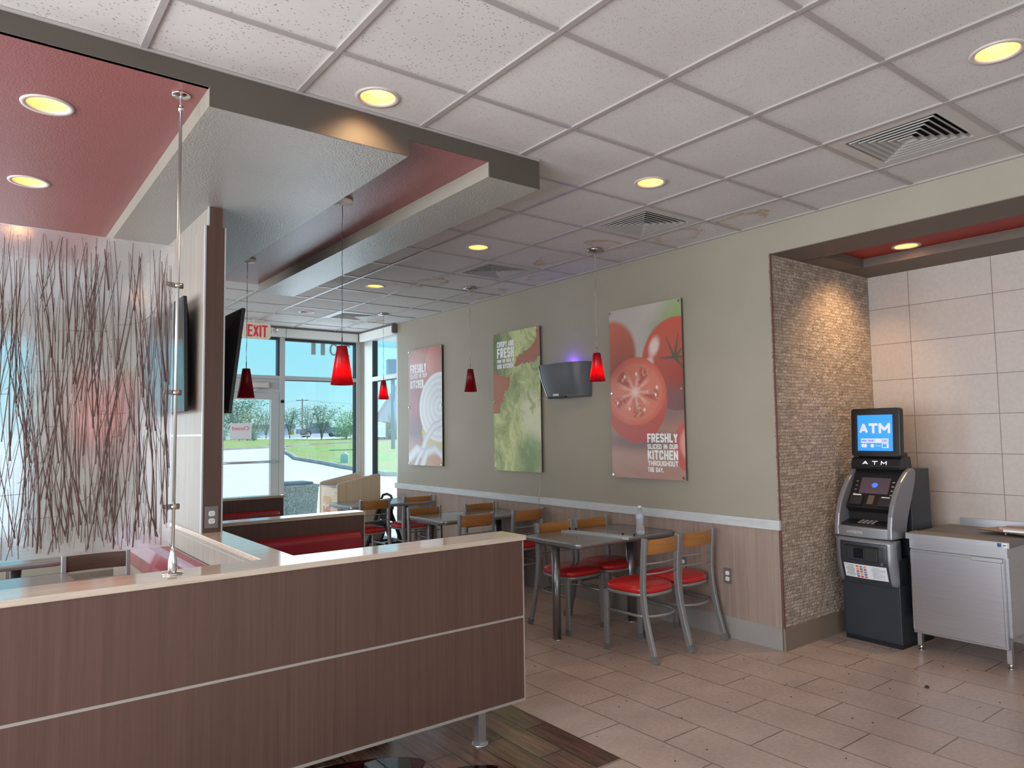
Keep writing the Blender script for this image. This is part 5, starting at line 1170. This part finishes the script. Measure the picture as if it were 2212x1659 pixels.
# vehicles
m_tr = M_('truck_paint',(0.13,0.16,0.22),0.35,coat=0.2); m_cardk = M_('car_paint',(0.08,0.13,0.16),0.35,coat=0.3); m_tyre = M_('tyre',(0.02,0.02,0.02),0.8); m_vgl = M_('vehicle_glass',(0.10,0.16,0.20),0.1)
def vehicle(name, label, x, y, ang, prof, glassp, L_, Wd_, wr, wx, m, cat):
    z = hgt(x,y)+0.09; t = thing(name, label, cat, (x,y,z)); R = Matrix.Rotation(ang,3,'Z')
    f = lambda off: (lambda p,q,a: tuple(R@Vector((p,a,q+off))+Vector((x,y,z))))
    MB().prism(prof, f(0), -Wd_/2, Wd_/2).build('body', m, t, bevel=0.05)
    MB().prism(glassp, f(0), -Wd_/2-0.01, Wd_/2+0.01).build('windows', m_vgl, t)
    for px in wx:
        for s_ in (-1,1):
            c0 = R@Vector((px,s_*(Wd_/2-0.2),wr))+Vector((x,y,z)); c1 = R@Vector((px,s_*(Wd_/2+0.03),wr))+Vector((x,y,z))
            w_ = MB().cyl(c0,c1,wr,n=20).build('wheel', m_tyre, t); MB().cyl(c1,c1+(c1-c0).normalized()*0.01,wr*0.55,n=14).build('hub', m_alu, w_)
    for s_ in (-1,1):
        c = R@Vector((prof[0][0]-0.0,s_*Wd_*0.36,0.85 if cat=='truck' else 0.62))+Vector((x,y,z)); MB().obox(c,(0.08,0.28,0.18),R).build('headlight', m_txtw, t)
    return t
vehicle('pickup_truck','blue-grey pickup truck parked behind the trees',37.36,90.97,-0.05,[(-2.95,0.45),(-2.98,1.05),(-1.6,1.22),(-0.95,1.88),(0.95,1.92),(1.1,1.30),(2.95,1.30),(2.95,0.5)],[(-1.40,1.25),(-0.92,1.78),(0.85,1.82),(0.92,1.28)],5.9,1.95,0.42,(-1.95,1.9),m_tr,'truck')
vehicle('parked_car','dark teal car parked right of the pickup truck',39.9,86.5,-0.10,[(-2.35,0.32),(-2.4,0.75),(-1.3,0.95),(-0.6,1.42),(0.9,1.42),(1.7,1.0),(2.35,0.92),(2.35,0.35)],[(-1.15,0.95),(-0.58,1.36),(0.85,1.36),(1.45,0.98)],4.7,1.8,0.33,(-1.5,1.45),m_cardk,'car')
# pipe rail
rl = thing('pipe_rail','low white pipe rail between the grass and the parking ground','railing',(26,74,hgt(26,74)))
pr = MB(); A_r, B_r = Vector((22.6,76.5)), Vector((27.6,69.5))
for i in range(9):
    p = A_r.lerp(B_r,i/8); q = A_r.lerp(B_r,min(i+1,8)/8); zp, zq = hgt(*p), hgt(*q)
    MB().cyl((p.x,p.y,zp),(p.x,p.y,zp+0.42),0.03,n=8).build('post', m_txtw, rl)
MB().tube([(A_r.lerp(B_r,i/8).x,A_r.lerp(B_r,i/8).y,hgt(*A_r.lerp(B_r,i/8))+0.42) for i in range(9)],0.035,8).build('top_rail', m_txtw, rl)
up_ = thing('utility_pole','wooden utility pole with a crossarm behind the trees','pole',(39.2,102.2,1.21))
MB().cyl((39.2,102.2,1.2),(39.2,102.2,6.95),0.13,0.09,n=10).build('pole', m_bark, up_); MB().bar([(38.5,102.75,6.70),(39.9,101.65,6.70)],0.11,0.11).build('crossarm', m_bark, up_)
w_ = MB()
for off in (-0.6,0.6):
    p = Vector((39.2+off*0.8,102.2-off*0.6,6.75))
    for e2 in (Vector((14,120,5.6)),Vector((80,84,5.2))): w_.tube([p.lerp(e2,i/8)-Vector((0,0,0.8*math.sin(PI*i/8))) for i in range(9)],0.012,4)
w_.build('cables', M_('cable_grey',(0.25,0.32,0.36),0.6), up_)
tg = thing('pylon_sign','tall blue box sign on a steel pole seen through the corner window','sign',(22.75,43.0,hgt(22.75,43.0)))
m_psg = M_('sign_blue',(0.09,0.18,0.32),0.5); m_pole = M_('sign_pole',(0.16,0.28,0.38),0.5)
MB().cyl((22.75,43.0,hgt(22.75,43)),(22.75,43.0,5.65),0.13,n=14).build('pole', m_pole, tg)
R = Matrix.Rotation(-0.35,3,'Z'); pb = MB().obox((23.15,42.95,6.05),(1.5,1.1,0.95),R).build('sign_box', m_psg, tg)
MB().obox((23.15,42.95,6.54),(1.56,1.16,0.05),R).obox((23.15,42.95,5.57),(1.56,1.16,0.05),R).build('sign_frame', M_('sign_frame',(0.22,0.34,0.48),0.5), pb)
bd = thing('building','grey shingle-roofed building with pink brick wall behind the lawn','building',(36,63,1.1)); hb = 1.12
MB().prism([(31.6,61.2),(46,61.2),(51,70),(37.5,70)], lambda p,q,a:(p,q,a), hb, hb+1.75).build('brick_wall', M_('pink_brick',(0.50,0.34,0.32),0.8), bd)
MB().add([(29.9,60.0,hb+1.70),(46,60.0,hb+1.70),(52,71,hb+1.70),(36.5,71,hb+1.70),(35.9,65.5,hb+6.4),(46,65.5,hb+6.4)],[(0,1,5,4),(1,2,5),(2,3,4,5),(3,0,4),(3,2,1,0)]).build('roof', M_('grey_shingle',(0.17,0.21,0.28),0.8), bd)
MB().bar([(29.85,59.95,hb+1.74),(35.9,65.5,hb+6.46)],0.28,0.16).build('ridge_cap', M_('ridge_brown',(0.24,0.20,0.20),0.7), bd)
MB().box(31.8,32.3,61.1,61.2,hb,hb+1.6).build('door', M_('slate_door',(0.10,0.15,0.17),0.6), bd); MB().box(29.9,46,59.95,60.05,hb+1.58,hb+1.75).box(31.6,46,61.1,61.2,hb,hb+0.25).build('fascia', m_kerb, bd)
bb = thing('building','low long pale shed behind the parked vehicles','building',(40,107,1.21))
MB().box(24,62,106,112,1.21,2.65).build('wall', M_('pale_shed',(0.50,0.56,0.62),0.7), bb); MB().box(33.0,39.5,105.7,112.3,2.65,3.25).build('roof', M_('shed_roof',(0.12,0.20,0.36),0.7), bb)
zz = hgt(19.85,58.8); tc2 = thing('traffic_cone','small orange traffic cone on the far grass strip','cone',(19.85,58.8,zz+.05)); MB().lathe([(0.14,0),(0.14,0.03),(0.10,0.03),(0.02,0.52),(0,0.52)],(19.85,58.8,zz+.05),14).build('cone_body', M_('cone_orange',(0.6,0.12,0.04),0.6), tc2, fix=False)
zz = hgt(21.77,59.0); ys_ = thing('marker_sign','small yellow marker sign on a thin post on the grass','sign',(21.77,59.0,zz+.05))
MB().cyl((21.77,59,zz),(21.77,59,zz+0.9),0.02,n=8).build('post', m_txtw, ys_); MB().obox((21.77,58.97,zz+0.98),(0.28,0.03,0.34),Matrix.Rotation(-0.5,3,'Z')).build('plate', M_('yellow_plate',(0.65,0.42,0.04),0.5), ys_)
zz = hgt(14.57,32.44)+.05; eb = thing('utility_box','pale green utility box on the lawn','utility box',(14.57,32.44,zz))
MB().obox((14.57,32.44,zz+0.20),(0.36,0.36,0.40),Matrix.Rotation(-0.6,3,'Z')).build('cabinet', M_('pale_green',(0.36,0.58,0.52),0.6), eb); MB().prism([(-0.2,0.40),(0.2,0.40),(0.0,0.52)], lambda p,q,a: tuple(Matrix.Rotation(-0.6,3,'Z')@Vector((p,a,q))+Vector((14.57,32.44,zz))), -0.2,0.2).build('lid', M_('pale_lid',(0.55,0.65,0.65),0.6), eb)
zz = hgt(21.0,70.2)+.05; mb_ = thing('mail_drop','grey-blue mailbox on posts under the closed notice','mailbox',(21.0,70.2,zz))
MB().box(20.75,21.45,70.1,70.5,zz+0.15,zz+0.75).build('box', M_('box_grey_blue',(0.14,0.22,0.32),0.5), mb_)
for px in (20.75,21.5): MB().cyl((px,70.2,zz),(px,70.2,zz+1.1),0.03,n=8).build('post', m_blkm, mb_)
m_agg = M_('exposed_aggregate',(0.42,0.45,0.45),0.8); v_ = pos_scaled(m_agg,(1,1,1)); vn = N(m_agg,'ShaderNodeTexVoronoi'); vn.inputs['Scale'].default_value = 75; L(m_agg, v_, vn.inputs['Vector']); setc(m_agg, ramp(m_agg, vn.outputs['Color'], [(0.2,(0.20,0.24,0.25)),(0.8,(0.62,0.66,0.66))]))
tn = thing('litter_bin','square exposed-aggregate litter bin outside the window','litter bin',(4.08,10.75,-0.12))
q = MB(); x0, x1, y0_, y1_ = 3.80,4.34,10.60,11.14
q.add([(x0+.05,y0_+.05,-.12),(x1-.05,y0_+.05,-.12),(x1-.05,y1_-.05,-.12),(x0+.05,y1_-.05,-.12),(x0,y0_,.78),(x1,y0_,.78),(x1,y1_,.78),(x0,y1_,.78)],[(3,2,1,0),(4,5,6,7),(0,1,5,4),(1,2,6,5),(2,3,7,6),(3,0,4,7)]); q.build('bin_body', m_agg, tn, bevel=0.015)
MB().box(x0-.02,x1+.02,y0_-.02,y1_+.02,.765,.80).build('rim', m_agg, tn, bevel=0.01); MB().box(x0+.06,x1-.06,y0_+.06,y1_-.06,.80,.84).build('lid', M_('blue_grey_lid',(0.12,0.2,0.28),0.4), tn, bevel=0.02)
# building canopy and outside walk seen at the top of the corner window
struct(MB().box(4.8,6.4,9.0,11.0,3.15,3.3).build('trim_6', m_white), 'white eave outside the corner window')
